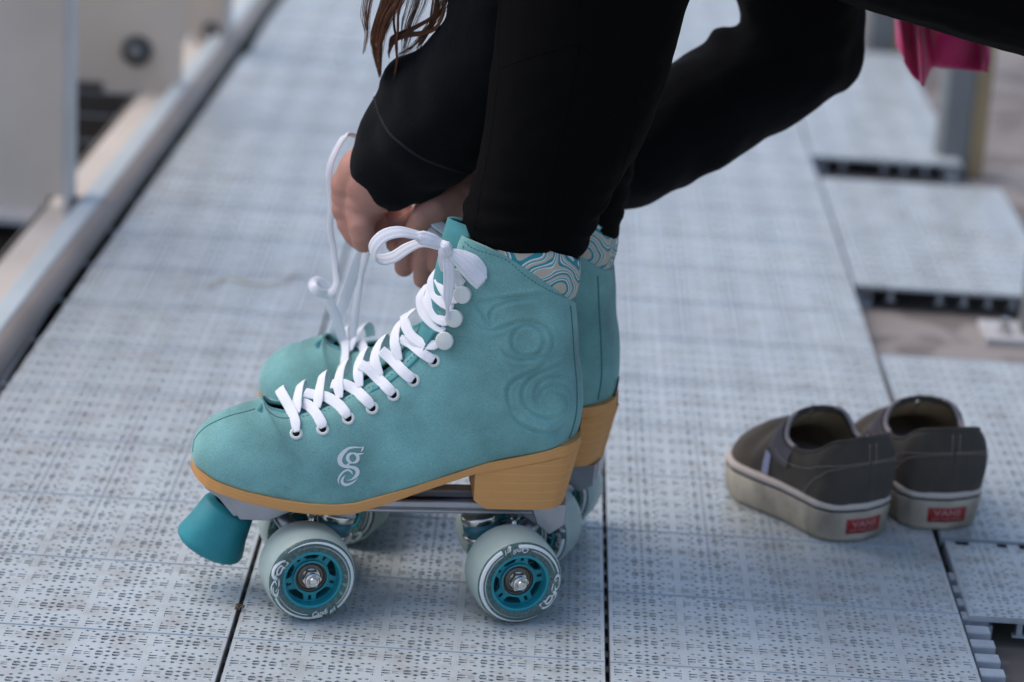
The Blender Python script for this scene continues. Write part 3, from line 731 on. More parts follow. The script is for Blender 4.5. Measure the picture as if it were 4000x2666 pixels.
def cell_template():
    w, h = CW, CH; holes = []
    def poly(p):
        cx = sum(q[0] for q in p)/len(p); cy = sum(q[1] for q in p)/len(p); p = [(cx+(x-cx)*1.08, cy+(y-cy)*1.28) for x, y in p]; holes.append([(x/1000*.9848, y/1000*1.249) for x, y in p])
    def bar(x0, x1, y, t=.55, tap=0): poly([(x0, y-t), (x1, y-t+tap), (x1, y+t), (x0, y+t)])
    def dia(x, y, a=2.2, b=1.1): poly([(x-a, y), (x, y-b), (x+a, y), (x, y+b)])
    for s in (0, 1):
        X = (lambda q: q) if not s else (lambda q: 50-q)
        for y in (6.2, 9.2): poly([(X(2.6), y), (X(7.8), y+.25), (X(7.8), y+1.25), (X(2.6), y+1.25)][::(-1 if s else 1)])
        for y in (3.2, 12.6): poly([(X(2.6), y), (X(4.4), y+.7), (X(2.6), y+1.4)][::(-1 if s else 1)])
        bar(min(X(9.6), X(13.6)), max(X(9.6), X(13.6)), 7.2, .3); bar(min(X(9.6), X(13.6)), max(X(9.6), X(13.6)), 9.4, .3)
        cx = X(19.4)
        poly([(cx-2.6, 9.9), (cx-1.7, 11.6), (cx+1.7, 11.6), (cx+2.6, 9.9)][::-1]); poly([(cx-2.6, 8.3), (cx+2.6, 8.3), (cx+1.7, 6.6), (cx-1.7, 6.6)][::-1])
        dia(X(13.8), 12.9); dia(X(13.4), 3.6, 2.0, .9); dia(X(19.4), 14.9, 1.8, .8); dia(X(19.0), 3.3, 2.0, 1.0)
        dia(X(10.6), 16.3, 1.9, .8); dia(X(6.2), 16.6, 1.6, .7)
    dia(25, 11.5); dia(25, 6.2); dia(25, 16.4, 2.0, .9); dia(25, 2.2, 1.6, .7)
    vs = [Vector((0, 0)), Vector((w, 0)), Vector((w, h)), Vector((0, h))]; ed = [(0, 1), (1, 2), (2, 3), (3, 0)]; loops = []
    for p in holes:
        n = len(vs); vs += [Vector(q) for q in p]; ed += [(n+i, n+(i+1) % len(p)) for i in range(len(p))]; loops.append((n, len(p)))
    r = geometry.delaunay_2d_cdt(vs, ed, [], 0, 1e-7); V = [(v.x, v.y) for v in r[0]]
    def inside(x, y, p):
        c = False; j = len(p)-1
        for i in range(len(p)):
            if ((p[i][1] > y) != (p[j][1] > y)) and (x < (p[j][0]-p[i][0])*(y-p[i][1])/(p[j][1]-p[i][1])+p[i][0]): c = not c
            j = i
        return c
    T = []
    for t in r[2]:
        cx = sum(V[i][0] for i in t)/3; cy = sum(V[i][1] for i in t)/3
        if not any(inside(cx, cy, p) for p in holes):
            a, b, c = t; ar = (V[b][0]-V[a][0])*(V[c][1]-V[a][1])-(V[c][0]-V[a][0])*(V[b][1]-V[a][1]); T.append((a, b, c) if ar > 0 else (a, c, b))
    # hole walls
    V3 = [(x, y, 0.) for x, y in V]; W = []
    for p in holes:
        n = len(V3); k = len(p)
        V3 += [(x, y, 0.) for x, y in p]+[(x, y, -.0016) for x, y in p]
        for i in range(k): a = n+i; b = n+(i+1) % k; W += [(a, b, b+k), (a, b+k, a+k)]
    return np.array(V3), np.array(T+W)
TV, TT = cell_template()
def panel_sheet(name, cells, m, parent=None, z=0.0, M=None):     # cells: list of (x, y) lower-left corners
    nv = len(TV); off = np.array([(x, y, z) for x, y in cells]); V = (TV[None]+off[:, None]).reshape(-1, 3)
    Tt = (TT[None]+(np.arange(len(cells))*nv)[:, None, None]).reshape(-1, 3)
    if M is not None: A3 = np.array(M.to_3x3()); V = V@A3.T+np.array(M.translation)
    me = bpy.data.meshes.new(name); me.vertices.add(len(V)); me.vertices.foreach_set('co', V.ravel())
    me.loops.add(Tt.size); me.loops.foreach_set('vertex_index', Tt.ravel().astype(np.int32)); me.polygons.add(len(Tt))
    me.polygons.foreach_set('loop_start', np.arange(0, Tt.size, 3, dtype=np.int32)); me.polygons.foreach_set('loop_total', np.full(len(Tt), 3, dtype=np.int32))
    me.update(calc_edges=True); me.validate()
    return link(name, me, m, parent, smooth=False)
def make_floor():
    cells = []; g = .0016                       # a hair of joint every five rows, a real gap between the columns
    for c in range(-2, 3):
        for r in range(-20, 140):
            ty = r//5
            for i in range(5):
                x = GX0+c*.25+i*CW+.0020; y = GY0+r*CH
                if c == -2 and False: continue
                if c >= 2: continue
                cells.append((x, y))
    # keep only the columns that exist: two left of the skates' joint, one between, one to the right
    r0, r1 = on_z(0, 1545), on_z(1105, 0); sl = (r1.x-r0.x)/(r1.y-r0.y); edge = lambda y: r0.x+(y-r0.y)*sl-.004
    cells = [q for q in cells if q[0] < GX0+.50 and q[0]+CW > edge(q[1])+.010]
    fl = panel_sheet('floor', cells, M_floor); tag(fl, kind='structure'); nv = len(fl.data.vertices); co = np.empty(nv*3, np.float32); fl.data.vertices.foreach_get('co', co); co = co.reshape(-1, 3)
    co[:, 0] = np.maximum(co[:, 0], edge(co[:, 1])+.004); fl.data.vertices.foreach_set('co', co.ravel()); fl.data.update()
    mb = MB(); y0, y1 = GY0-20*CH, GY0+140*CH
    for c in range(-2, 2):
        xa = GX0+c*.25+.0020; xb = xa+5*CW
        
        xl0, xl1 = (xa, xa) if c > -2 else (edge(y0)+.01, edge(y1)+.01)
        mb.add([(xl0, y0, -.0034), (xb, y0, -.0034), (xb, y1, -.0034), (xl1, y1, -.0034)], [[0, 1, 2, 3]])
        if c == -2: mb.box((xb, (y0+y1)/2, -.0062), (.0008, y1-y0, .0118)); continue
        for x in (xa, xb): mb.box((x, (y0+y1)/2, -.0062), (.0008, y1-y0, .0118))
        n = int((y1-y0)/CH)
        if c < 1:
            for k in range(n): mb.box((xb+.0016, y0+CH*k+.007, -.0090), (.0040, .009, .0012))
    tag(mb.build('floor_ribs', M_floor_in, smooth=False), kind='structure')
    mb = MB()
    for t in range(-4, 28):
        y = GY0+t*5*CH+.0000
        for c in range(-2, 2): xa = GX0+c*.25+.0022; mb.box((xa+.1229, y, .0001), (.2462, .0011, .0010))
    M_line = mat('floor_seam', (.36, .43, .50), .4); tag(mb.build('floor_seams', M_line, smooth=False), kind='structure')
    # outer edge on the right: tongue-and-groove teeth that stick out past the sheet
    mb = MB(); xe = GX0+.5+.0010
    for k in range(-12, 4):
        y = GY0+CH*k+.009; mb.box((xe+.0085, y-.003, -.0062), (.017, .0125, .0065), bev=.001); mb.box((xe+.0075, y+.0055, -.0095), (.015, .006, .002))
    tag(mb.build('floor_edge_teeth', plastic('teeth_plastic', (.40, .45, .50)), smooth=False), kind='structure')
make_floor()
def concrete():
    m = mat('ground_concrete', (.24, .208, .19), .85, col2=(.33, .295, .275), vscale=3, bump=.4, bscale=40)
    nt = m.node_tree; b = nt.nodes['Principled BSDF']; src = b.inputs['Base Color'].links[0].from_socket
    tc = N(m, 'ShaderNodeTexCoord'); n = N(m, 'ShaderNodeTexNoise'); n.inputs['Scale'].default_value = 14; n.inputs['Detail'].default_value = 7; L(m, tc.outputs['Object'], n.inputs['Vector'])
    r = N(m, 'ShaderNodeMapRange'); r.inputs[1].default_value = .47; r.inputs[2].default_value = .53; L(m, n.outputs['Fac'], r.inputs[0])
    mx = N(m, 'ShaderNodeMix'); mx.data_type = 'RGBA'; L(m, r.outputs[0], mx.inputs[0]); L(m, src, mx.inputs[6]); mx.inputs[7].default_value = (.115, .095, .085, 1); 
    mf = N(m, 'ShaderNodeMath'); mf.operation = 'MULTIPLY'; mf.inputs[1].default_value = .6; L(m, r.outputs[0], mf.inputs[0]); L(m, mf.outputs[0], mx.inputs[0]); L(m, mx.outputs[2], b.inputs['Base Color']); return m
mb = MB(); mb.add([(-60, -60, -.024), (60, -60, -.024), (60, 60, -.024), (-60, 60, -.024)], [[0, 1, 2, 3]])
tag(mb.build('ground', concrete(), smooth=False), kind='structure')
# ------------------------------------------------------------------ loose panels, rail and posts round the floor
M_paint = mat('grey_painted_steel', (.68, .60, .52), .55, var=.08, vscale=7, bump=.15, bscale=60)
M_galv = mat('galvanised_steel', (.56, .54, .53), .5, metal=.1, var=.1, vscale=14, bump=.1, bscale=80)
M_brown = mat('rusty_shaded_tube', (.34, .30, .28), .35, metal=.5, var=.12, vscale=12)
M_pole = mat('dark_grey_pole', (.20, .21, .215), .5, var=.12, vscale=9)
M_ochre = mat('ochre_strip', (.36, .27, .15), .6, var=.15, vscale=12)
def loose_panel(x0, x1, y0, y1, z, label, mark=False):
    e = empty('floor_panel', ((x0+x1)/2, (y0+y1)/2, z-.012)); lx, ly = (x1-x0), (y1-y0)
    nx = max(1, round(lx/CW)); ny = max(1, round(ly/CH)); sx = lx/(nx*CW); sy = ly/(ny*CH)
    M = Matrix.Translation((-lx/2, -ly/2, .012)) @ Matrix.Diagonal((sx, sy, 1, 1))
    panel_sheet('perforated_top', [(i*CW, j*CH) for i in range(nx) for j in range(ny)], M_floor, e, 0, M)
    mb = MB(); mb.add([(-lx/2, -ly/2, .0086), (lx/2, -ly/2, .0086), (lx/2, ly/2, .0086), (-lx/2, ly/2, .0086)], [[0, 1, 2, 3]])
    for s in (-1, 1): mb.box((0, s*(ly/2), .0103), (lx+.001, .0016, .0034)); mb.box((s*(lx/2), 0, .0085), (.0016, ly, .0072))
    n = int(lx/.024)
    for k in range(n):
        x = -lx/2+.012+k*.024
        if k % 5 != 2: mb.box((x, -ly/2+.006, .0035), (.004, .006, .011)); mb.box((x, -ly/2+.006, -.0030), (.009, .006, .0016))
    for s in (-1, 1):
        for t in (-1, 1): mb.box((s*(lx/2-.01), t*(ly/2-.01), -.004), (.014, .014, .016))
    mb.build('rim', plastic('rim_plastic', (.40, .45, .50)), e, smooth=False)
    if mark:
        mb = MB()
        for x, w, d in ((-.085, .010, .005), (-.055, .007, .006), (-.030, .024, .008), (.006, .050, .004), (.045, .03, .0025)): mb.box((x, ly/2-.004, .0122), (w, d, .0006))
        mb.build('slot', M_black, e, smooth=False)
    tag(e, label, 'floor panel', 'loose grey perforated floor panels on the right'); return e
XG = GX0+.5
a = dz(2205, 1412); b_ = dz(2165, 1240)
loose_panel(XG+.006, XG+.200, a.y-.002, b_.y-.002, .0, 'perforated floor panel with dark slots along its back edge, in front of the right canvas shoe', True)
c_ = dz(2030, 815); loose_panel(XG+.004, XG+.225, b_.y+.004, c_.y, .0, 'large perforated floor panel under and behind the right canvas shoe')
p0 = dz(1960, 655); p1 = dz(1875, 408); loose_panel(XG+.002, XG+.205, p0.y, p1.y, .0, 'blurred floor panel lying alone between two strips of bare ground')
q0 = dz(1870, 358); loose_panel(XG+.002, XG+.175, q0.y, q0.y+.62, .0, 'farthest floor panel on the right, below the magenta cloth')

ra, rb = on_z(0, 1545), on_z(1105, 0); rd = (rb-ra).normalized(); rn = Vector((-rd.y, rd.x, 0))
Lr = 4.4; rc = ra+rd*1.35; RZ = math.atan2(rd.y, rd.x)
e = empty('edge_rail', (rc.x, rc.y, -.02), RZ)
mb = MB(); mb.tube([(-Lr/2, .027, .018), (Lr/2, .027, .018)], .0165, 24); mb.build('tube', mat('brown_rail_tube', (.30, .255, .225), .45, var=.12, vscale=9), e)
mb = MB(); mb.box((0, .0375, .0335), (Lr, .020, .006), bev=.0015); mb.build('tube_highlight', mat('pale_tube_highlight', (.52, .57, .58), .5, var=.08, vscale=8), e, smooth=False)  # pale strip paints in the highlight along the top of the tube
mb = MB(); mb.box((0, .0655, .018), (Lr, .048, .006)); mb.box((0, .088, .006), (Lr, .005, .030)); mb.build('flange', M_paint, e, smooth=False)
mb = MB(); mb.box((0, .0050, .006), (Lr, .009, .020)); mb.build('gap_shade_strip', mat('gap_shade_black', (.02, .025, .03), .6), e, smooth=False)  # near-black strip paints in the shade of the gap between floor and rail
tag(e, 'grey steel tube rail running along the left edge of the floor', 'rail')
e = empty('channel_beam', (rc.x+.245*rn.x, rc.y+.245*rn.y, -.02), RZ)
mb = MB(); mb.box((0, 0, .012), (Lr, .07, .006)); mb.box((0, -.0335, 0), (Lr, .004, .022)); mb.build('beam', M_paint, e, smooth=False)
tag(e, 'grey steel beam beyond the rail, half hidden by the plates', 'beam')
mb = MB(); g0 = rc+rn*.155
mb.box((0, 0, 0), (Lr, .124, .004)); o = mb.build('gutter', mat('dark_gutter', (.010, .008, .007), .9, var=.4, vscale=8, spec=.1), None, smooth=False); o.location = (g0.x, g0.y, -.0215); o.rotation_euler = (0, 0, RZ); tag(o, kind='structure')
def post(base, w, label, hole=None, flange=True, notch=True, base_plate=False, t=.006):
    e = empty('upright_plate', (base.x, base.y, base.z)); mb = MB(); H = 1.1
    mb.box((-w/2, 0, H/2+.012), (w, t, H)); mb.box((-w*.33, 0, .006), (w*.55, t, .012)); mb.build('web', M_paint, e, smooth=False)
    if flange: mb = MB(); mb.box((.0035, -.018, H/2), (.007, .036+t, H)); mb.build('flange', M_galv, e, smooth=False)
    if base_plate:
        mb = MB(); mb.box((-w/2+.006, -.020, -.003), (w+.03, .060, .006)); mb.build('base_plate', M_galv, e, smooth=False)
    if hole:
        q = on_y(*hole[0], base.y-t/2-.001); mb = MB(); r = hole[1]
        mb.lathe([(0, r), (.006, r), (.008, r*.8), (.008, 0)], (q.x-base.x, -t/2, q.z-base.z), (0, -1, 0), 32, cap=False); o = mb.build('bolt_head', mat('dark_bolt', (.05, .055, .06), .5), e)
        mb = MB(); mb.lathe([(.008, r*.45), (.013, r*.42), (.014, 0)], (q.x-base.x, -t/2, q.z-base.z), (0, -1, 0), 24, cap=False); mb.build('bolt_tip', M_pole, o)
    tag(e, label, 'steel plate', 'grey upright plates beside the rail'); return e
b1 = dz(158, 478); post(b1, .42, 'widest grey upright plate in the left corner, nearest the viewer, on a base plate', base_plate=True)
b2 = dz(418, 222); post(b2, b2.x-dz(186, 200).x+.03, 'middle grey upright plate with a dark round bolt', hole=((535, 199), .018), flange=False)
b3 = dz(520, 105); post(b3, .075, 'farthest narrow upright plate with a dark bolt near its foot', hole=((825, 120), .011), flange=True)
mb = MB(); q = dz(182, 490); mb.lathe([(0, .011), (.006, .011), (.006, .006), (.013, .006), (.013, 0)], (0, 0, 0), (0, 0, 1), 6); o = mb.build('anchor_bolt', M_chrome, None, smooth=False); o.location = (q.x, q.y, .004)
tag(o, 'shiny bolt at the foot of the nearest upright plate', 'bolt')
def pole(base, w, label, plate=True):
    e = empty('pole', (base.x, base.y, base.z)); mb = MB(); H = 1.0
    pf = [(-w/2, 0), (-w/2+.006, -.012), (w*.12, -.014), (w*.12, .02), (-w/2, .02)]
    v = [(x, y, z) for z in (0, H) for x, y in pf]; n = len(pf); mb.add(v, [list(range(n)), list(range(2*n-1, n-1, -1))]+[[i, (i+1) % n, n+(i+1) % n, n+i] for i in range(n)]); mb.build('shaft', M_pole, e, smooth=False)
    mb = MB(); mb.box((w*.30, -.002, H/2), (w*.35, .022, H), bev=.003); mb.build('side_strip', M_ochre, e, smooth=False)
    if plate:
        mb = MB(); mb.box((w*.3, .006, .003), (w*1.9, .09, .006)); b = mb.build('base_plate', M_galv, e, smooth=False)
        mb = MB(); mb.lathe([(.006, .009), (.013, .009), (.013, .005), (.024, .005), (.024, 0)], (w*.95, -.015, 0), (0, 0, 1), 6); mb.build('bolt', M_chrome, b, smooth=False)
    tag(e, label, 'pole', 'grey poles on the right'); return e
pb = dz(2200, 402, -.024); pole(pb, .058, 'grey pole with an ochre side strip, below the magenta cloth', plate=False)
pb = dz(2032, 142, -.024); pole(pb, .060, 'far blurred grey pole glimpsed between the sleeve and the thigh', plate=False)
pb = dz(2368, 780, -.024); 
e = empty('bolted_pole', (pb.x, pb.y, pb.z)); mb = MB(); mb.box((0, 0, .6), (.022, .03, 1.2), bev=.002); mb.build('shaft', M_pole, e, smooth=False)
mb = MB(); mb.box((-.010, 0, .004), (.075, .06, .008), bev=.001); b = mb.build('base_plate', M_galv, e, smooth=False)
mb = MB(); mb.lathe([(.008, .007), (.014, .007), (.014, .004), (.022, .004), (.022, 0)], (-.028, -.01, 0), (0, 0, 1), 6); mb.build('bolt', M_chrome, b, smooth=False)
tag(e, 'dark grey pole at the right edge of the photo, bolted to the bare ground', 'pole')
# a pale strand lying on the floor, a scrap of dirt, the cloth
mb = MB(); mb.tube(catv([tuple(dz(x, y, .003)) for x, y in ((480, 662), (492, 648), (530, 640), (585, 654), (640, 650), (690, 620))], 8), .0010, 8); o = mb.build('string', mat('pale_string', (.56, .49, .38), .8))
bm = bmesh.new()
tag(o, 'thin pale string lying on the floor behind the skates', 'string')
mb = MB(); q = dz(553, 1396, .002)
for i in range(5): mb.tube([q+Vector((random.uniform(-.004, .004), random.uniform(-.005, .005), random.uniform(0, .002))) for _ in range(3)], .0006, 5)
tag(mb.build('debris', mat('dry_debris', (.14, .10, .07), .9)), 'small scrap of dry grass caught in the floor joint near the front wheel', 'debris')
def cloth():
    fr = FN; D_ = lambda x, y, d: fr.px(x*DP, y*DP, d); v = []; f = []
    # a broad fold seen on the right, a pointed corner hanging on the left
    cols = [((2052, 60), (2058, 105)), ((2062, 40), (2080, 140)), ((2085, 40), (2110, 188)), ((2105, 40), (2122, 198)), ((2120, 50), (2142, 158)), ((2150, 60), (2165, 158)), ((2200, 80), (2210, 160)), ((2240, 90), (2250, 163)), ((2262, 100), (2266, 165)), ((2275, 105), (2276, 145))]
    dep = [.26, .245, .255, .24, .262, .25, .245, .255, .24, .25]; P = []
    for (t, b), d in zip(cols, dep): P.append((*t, *b, d))
    R = crom(P, 8)
    for r in R:
        for k in range(13):
            u = k/12; x = r[0]+(r[2]-r[0])*u; y = (r[1]-60)+(r[3]-(r[1]-60))*u; v.append(D_(x, y, r[4]+.006*math.sin(u*5+r[0]*.03)))
    n = len(R)
    for i in range(n-1):
        for k in range(12): f.append([i*13+k, i*13+k+1, (i+1)*13+k+1, (i+1)*13+k])
    v = [FN.O+FN.ex*p.x+FN.ey*p.y+Vector((0, 0, p.z)) for p in v]
    c = sum(v, Vector())/len(v); o = meshof('cloth', [p-c for p in v], f, mat('magenta_cloth', (.52, .020, .15), .75, var=.3, vscale=20, sheen=.3)); o.location = c
    s = o.modifiers.new('thickness', 'SOLIDIFY'); s.thickness = .002
    tag(o, 'crumpled magenta cloth hanging below the black-clad thigh', 'cloth')
cloth()
# ------------------------------------------------------------------ canvas slip-on shoes
M_canvas = mat('grey_canvas', (.078, .066, .055), .9, var=.12, vscale=60, bump=.4, bscale=1200, sheen=.1, spec=.2)
M_insole = mat('tan_insole', (.26, .19, .11), .8, var=.25, vscale=25)
M_rub = mat('dirty_white_rubber', (.56, .49, .39), .65, col2=(.25, .21, .165), vscale=26)
M_rub2 = mat('pinkish_rubber', (.58, .50, .45), .6, var=.1, vscale=30)
M_dark = mat('dark_stripe', (.018, .030, .032), .5); M_red = mat('red_rubber', (.30, .016, .018), .5)
M_stitch = mat('pale_stitch', (.42, .33, .28), .8); M_elastic = mat('elastic_gore', (.11, .10, .115), .85, bump=.4, bscale=900)
LS = .252
hx = [0, .004, .012, .03, .06, .10, .15, .185, .215, .238, .248, .252]; hw = [0, .014, .0245, .031, .0325, .0345, .042, .045, .040, .027, .014, 0]
def hwf(x): return interp(x, hx, hw)
SK = [(.246, .249, .032, 0, .001, .006, 0, .9), (.238, .236, .046, .024, .026, .026, 0, .95), (.215, .212, .056, .038, .039, .0, 0, .95), (.185, .185, .065, .043, .043, 0, 0, .9), (.165, .157, .066, .041, .042, 0, 0, .85),
      (.150, .134, .0800, .0395, .040, 0, .002, .8), (.142, .129, .0800, .0385, .039, 0, .014, .7), (.132, .122, .0770, .0375, .038, 0, .024, .6), (.120, .114, .0665, .0365, .037, 0, .030, .5), (.105, .102, .061, .0355, .036, 0, .0305, .5),
      (.080, .078, .060, .0335, .0345, 0, .0295, .5), (.050, .050, .066, .0315, .034, 0, .0275, .5), (.025, .027, .076, .0285, .033, 0, .0245, .5), (.008, .012, .080, .020, .0265, 0, .0175, .5), (.001, .006, .0815, .006, .012, 0, .006, .5), (-.001, .005, .0815, 0, .0002, 0, 0, .5)]
def shoe_pt(r, t, sd, z0):
    xb, xt, zt, w0, wm, _, w1, tb = r; wm = max(wm, w0, w1, .0001); w0 = min(w0, hwf(min(max(xb, 0), LS))) if xb > 0 else w0
    A = (1-(1-min(t/.45, 1))**2)**.5; u = min((1-t)/tb, 1); Bv = max(0, (1-(1-u)**2))**.5
    w = wm-(wm-w0)*(1-A)-(wm-w1)*(1-Bv)*1.0; bulge = math.sin(PI*t)*.004*(1 if xb < .03 else 0)
    return Vector((xb+(xt-xb)*t-bulge, sd*w, z0+(zt-z0)*t))
def build_shoe(mirror, label):
    root = empty('slip_on_shoe', (0, 0, 0)); rows = [tuple(r) for r in crom(SK, 7)]; nt = 26; z0 = .026; v = []; f = []; W = 2*(nt+1)
    for i, r in enumerate(rows):
        for sd in (-1, 1):
            for j in range(nt+1):
                t = 1-j/nt if sd < 0 else j/nt; p = shoe_pt(r, t, sd, z0); p.y += sd*.0009*noise.noise(Vector((p.x*50, p.z*60, sd*2+mirror))); v.append(p)
    for i in range(len(rows)-1):
        for j in range(W-1):
            if j == nt: continue
            f.append([i*W+j, i*W+j+1, (i+1)*W+j+1, (i+1)*W+j])
    o = meshof('canvas_upper', v, f, [M_canvas, M_insole], root)
    bm = bmesh.new(); bm.from_mesh(o.data); bmesh.ops.remove_doubles(bm, verts=bm.verts, dist=.0001); bmesh.ops.recalc_face_normals(bm, faces=bm.faces)
    c = max(bm.faces, key=lambda q: abs(q.calc_center_median().y))
    if c.normal.y*c.calc_center_median().y < 0: bmesh.ops.reverse_faces(bm, faces=bm.faces)
    bvh = BVHTree.FromBMesh(bm); bm.to_mesh(o.data); bm.free()
    s = o.modifiers.new('thickness', 'SOLIDIFY'); s.thickness = .0034; s.offset = -1; s.material_offset = 1
    # padded rim and elastic edge
    T = [r for r in rows if r[0] < .148]
    T = [r for r in T if r[6] > .0005 or r[0] < .1]; f0 = T[0]; fc = Vector((f0[1]+.0006, 0, f0[2]+.0005)); ed = [fc]+[shoe_pt(r, 1, -1, z0) for r in T]+[shoe_pt(r, 1, 1, z0) for r in T[::-1]]+[fc+Vector((0, .0002, 0))]
    mb = MB(); mb.tube([p+Vector((0, 0, .0000)) for p in ed], .0021, 8); mb.build('padded_rim', M_canvas, root)
    for sd in (-1, 1):
        g = [r for r in rows if .095 < r[0] < .138]; P = [shoe_pt(r, 1, sd, z0)+Vector((0, 0, .0008)) for r in g]
        mb = MB(); mb.tube(P, .0019, 8); mb.build('elastic_edge', mat('elastic_edge', (.40, .34, .34), .8), root)
        v2 = []; f2 = []
        for r in g:
            for t in (.55, .7, .85, .97): v2.append(shoe_pt(r, t, sd, z0)*1.0+Vector((0, sd*.0009, 0)))
        for i in range(len(g)-1):
            for k in range(3): f2.append([i*4+k, i*4+k+1, (i+1)*4+k+1, (i+1)*4+k])
        meshof('elastic_gore', v2, f2, M_elastic, root)
    # stitches
    mb = MB()
    def dash(P, off=.0006):
        P = [Vector(p) for p in P]
        for a, b in zip(P[:-1], P[1:]):
            n = max(1, int((b-a).length/.0026))
            for k in range(n): mb.tube([a.lerp(b, k/n), a.lerp(b, (k+.6)/n)], .00035, 4)
    op = [r for r in rows if r[0] < .125]
    for sd in (-1, 1):
        dash([shoe_pt(r, .68, sd, z0)+Vector((-.0006 if r[0] < .01 else 0, sd*.0008, 0)) for r in op])
        cs = [r for r in rows if r[0] < .066]; dash([shoe_pt(r, interp(r[0], [0, .02, .045, .066], [.66, .60, .38, .02]), sd, z0)+Vector((-.0006 if r[0] < .01 else 0, sd*.0009, 0)) for r in cs])
    r = rows[-1]
    for y in (-.003, .003): dash([Vector((shoe_pt(rows[-4], t, 1, z0).x-.0058, y, z0+(.0815-z0)*t)) for t in (.70, .8, .9, .98)])
    mb.build('stitching', M_stitch, root)
    # sole
    xs = [LS*(.5-.5*math.cos(PI*i/70)) for i in range(71)]
    def ringsole(zf, flare, name, m, parent=root, closed=True):
        L_ = []
        for x in xs: L_.append((x, hwf(x)))
        loop = [(x, w) for x, w in L_]+[(x, -w) for x, w in L_[::-1]][1:-1]
        n = len(loop); v = []; f = []
        for k, (h, fl) in enumerate(zip(zf, flare)):
            for i, (x, w) in enumerate(loop):
                a, b = loop[(i-1) % n], loop[(i+1) % n]; d = Vector((b[0]-a[0], b[1]-a[1])).normalized(); nx, ny = -d.y, d.x
                sp = .006*max(0, (x-.19)/.06)**2; sp = sp*(1-h/.03) if h < .03 else 0
                v.append((x+nx*fl, w+ny*fl, h+sp))
        m_ = len(zf)
        for k in range(m_-1):
            for i in range(n): j = (i+1) % n; f.append([k*n+i, k*n+j, (k+1)*n+j, (k+1)*n+i])
        if closed: f.append(list(range(n))[::-1]); f.append([(m_-1)*n+i for i in range(n)])
        mb = MB(); mb.v = [Vector(p) for p in v]; mb.f = f; return mb.build(name, m, parent)
    ringsole([0.0, .003, .0235, .0245], [-.002, .0005, .0034, .003], 'sole', M_rub)
    ringsole([.0243, .0246, .0262, .0266], [.0026, .0029, .0030, .0026], 'dark_stripe', M_dark)
    ringsole([.0264, .0268, .0305, .0312, .0312], [.0026, .0034, .0034, .0022, -.001], 'foxing_band', M_rub2)
    # red heel label with its white marks
    def heel_pt(y, z, off): # on the back of the sole
        x = float(np.interp(abs(y), hw[:6], hx[:6])); fl = .0005+(.0034-.0005)*(z-.003)/.0205
        return Vector((x*1.0-fl-off, y*(1+fl/.033), z))
    v = []; f = []
    for i in range(17):
        for k in range(3): v.append(heel_pt(-.0145+.029*i/16, .0068+.0120*k/2, .0007))
    for i in range(16):
        for k in range(2): f.append([i*3+k, i*3+k+1, (i+1)*3+k+1, (i+1)*3+k])
    lb = meshof('heel_label', v, f, M_red, root); s = lb.modifiers.new('t', 'SOLIDIFY'); s.thickness = .0006
    mb = MB(); m_pale = mat('label_print', (.46, .30, .28), .7)
    for txt, sz, yc, zc in (('VANS', .0072, 0, .0122), ('OFF THE WALL', .0030, 0, .0086)):
        tv, tf = text_mesh(txt, sz, 0); xm = (min(p.x for p in tv)+max(p.x for p in tv))/2
        vv = [heel_pt(-(p.x-xm)*1.15*(1)+yc, zc+p.y, .0013) for p in tv]; mb.add(vv, tf)
    mb.build('label_lettering', m_pale, lb, fix=False, smooth=False)
    # woven side tab
    for sd in ((-1, 1)):
        g = [r for r in rows if .128 < r[0] < .142]; v3 = []; f3 = []
        for r in g:
            for t in (.12, .3, .48): v3.append(shoe_pt(r, t, sd, z0)+Vector((0, sd*.0012, 0)))
        for i in range(len(g)-1):
            for k in range(2): f3.append([i*3+k, i*3+k+1, (i+1)*3+k+1, (i+1)*3+k])
        meshof('side_tab', v3, f3, mat('tab_cloth', (.34, .35, .50), .8), root)
    tag(root, label, 'shoe', 'pair of worn grey canvas shoes'); return root
def place_shoe(o, hx_, hy_, deg, z=0.0, tilt=0):
    o.location = (hx_, hy_, z); o.rotation_euler = (0, tilt, rad(deg)); o.scale = (.57, 1, .98)
s1 = build_shoe(0, 'left one of the two worn grey canvas slip-on shoes, showing its long side'); q = dz(1948, 1243); place_shoe(s1, q.x+.0105, q.y-.001, 121, .0012)
s2 = build_shoe(1, 'worn grey canvas slip-on shoe on the right of the pair, half behind its mate'); q = dz(2158, 1217); place_shoe(s2, q.x+.004, q.y-.004, 105, .0012)
# ------------------------------------------------------------------ the person
M_skin = mat('skin', (.50, .25, .195), .5, var=.10, vscale=30, bump=.25, bscale=500, spec=.35)
M_skin.node_tree.nodes['Principled BSDF'].inputs['Subsurface Weight'].default_value = .25
M_skin.node_tree.nodes['Principled BSDF'].inputs['Subsurface Radius'].default_value = (.004, .0015, .001)
M_legging = mat('black_legging', (.0022, .0020, .0022), .9, bump=.3, bscale=900, spec=.12, sheen=.0)
M_sweat = mat('black_sweatshirt', (.0060, .0064, .0078), .95, bump=.6, bscale=600, spec=.12, sheen=.03)
M_seamk = mat('black_seam', (.0022, .0020, .0022), .9, spec=.1)
M_hair = mat('brown_hair', (.17, .065, .030), .45, var=.35, vscale=90, spec=.5)
def Dp(x, y, d): return FN.px(x*DP, y*DP, d)
def caps(mb, P, seg=20):
    P = [(Vector(p), r) for p, r in P]
    for p, r in P:
        bm = bmesh.new(); bmesh.ops.create_icosphere(bm, subdivisions=3, radius=r); bm.verts.index_update()
        mb.add([v.co+p for v in bm.verts], [[v.index for v in f.verts] for f in bm.faces]); bm.free()
    for (a, ra_), (b, rb_) in zip(P[:-1], P[1:]):
        if (b-a).length > 1e-4: mb.lathe([(0, ra_), ((b-a).length, rb_)], a, b-a, seg)
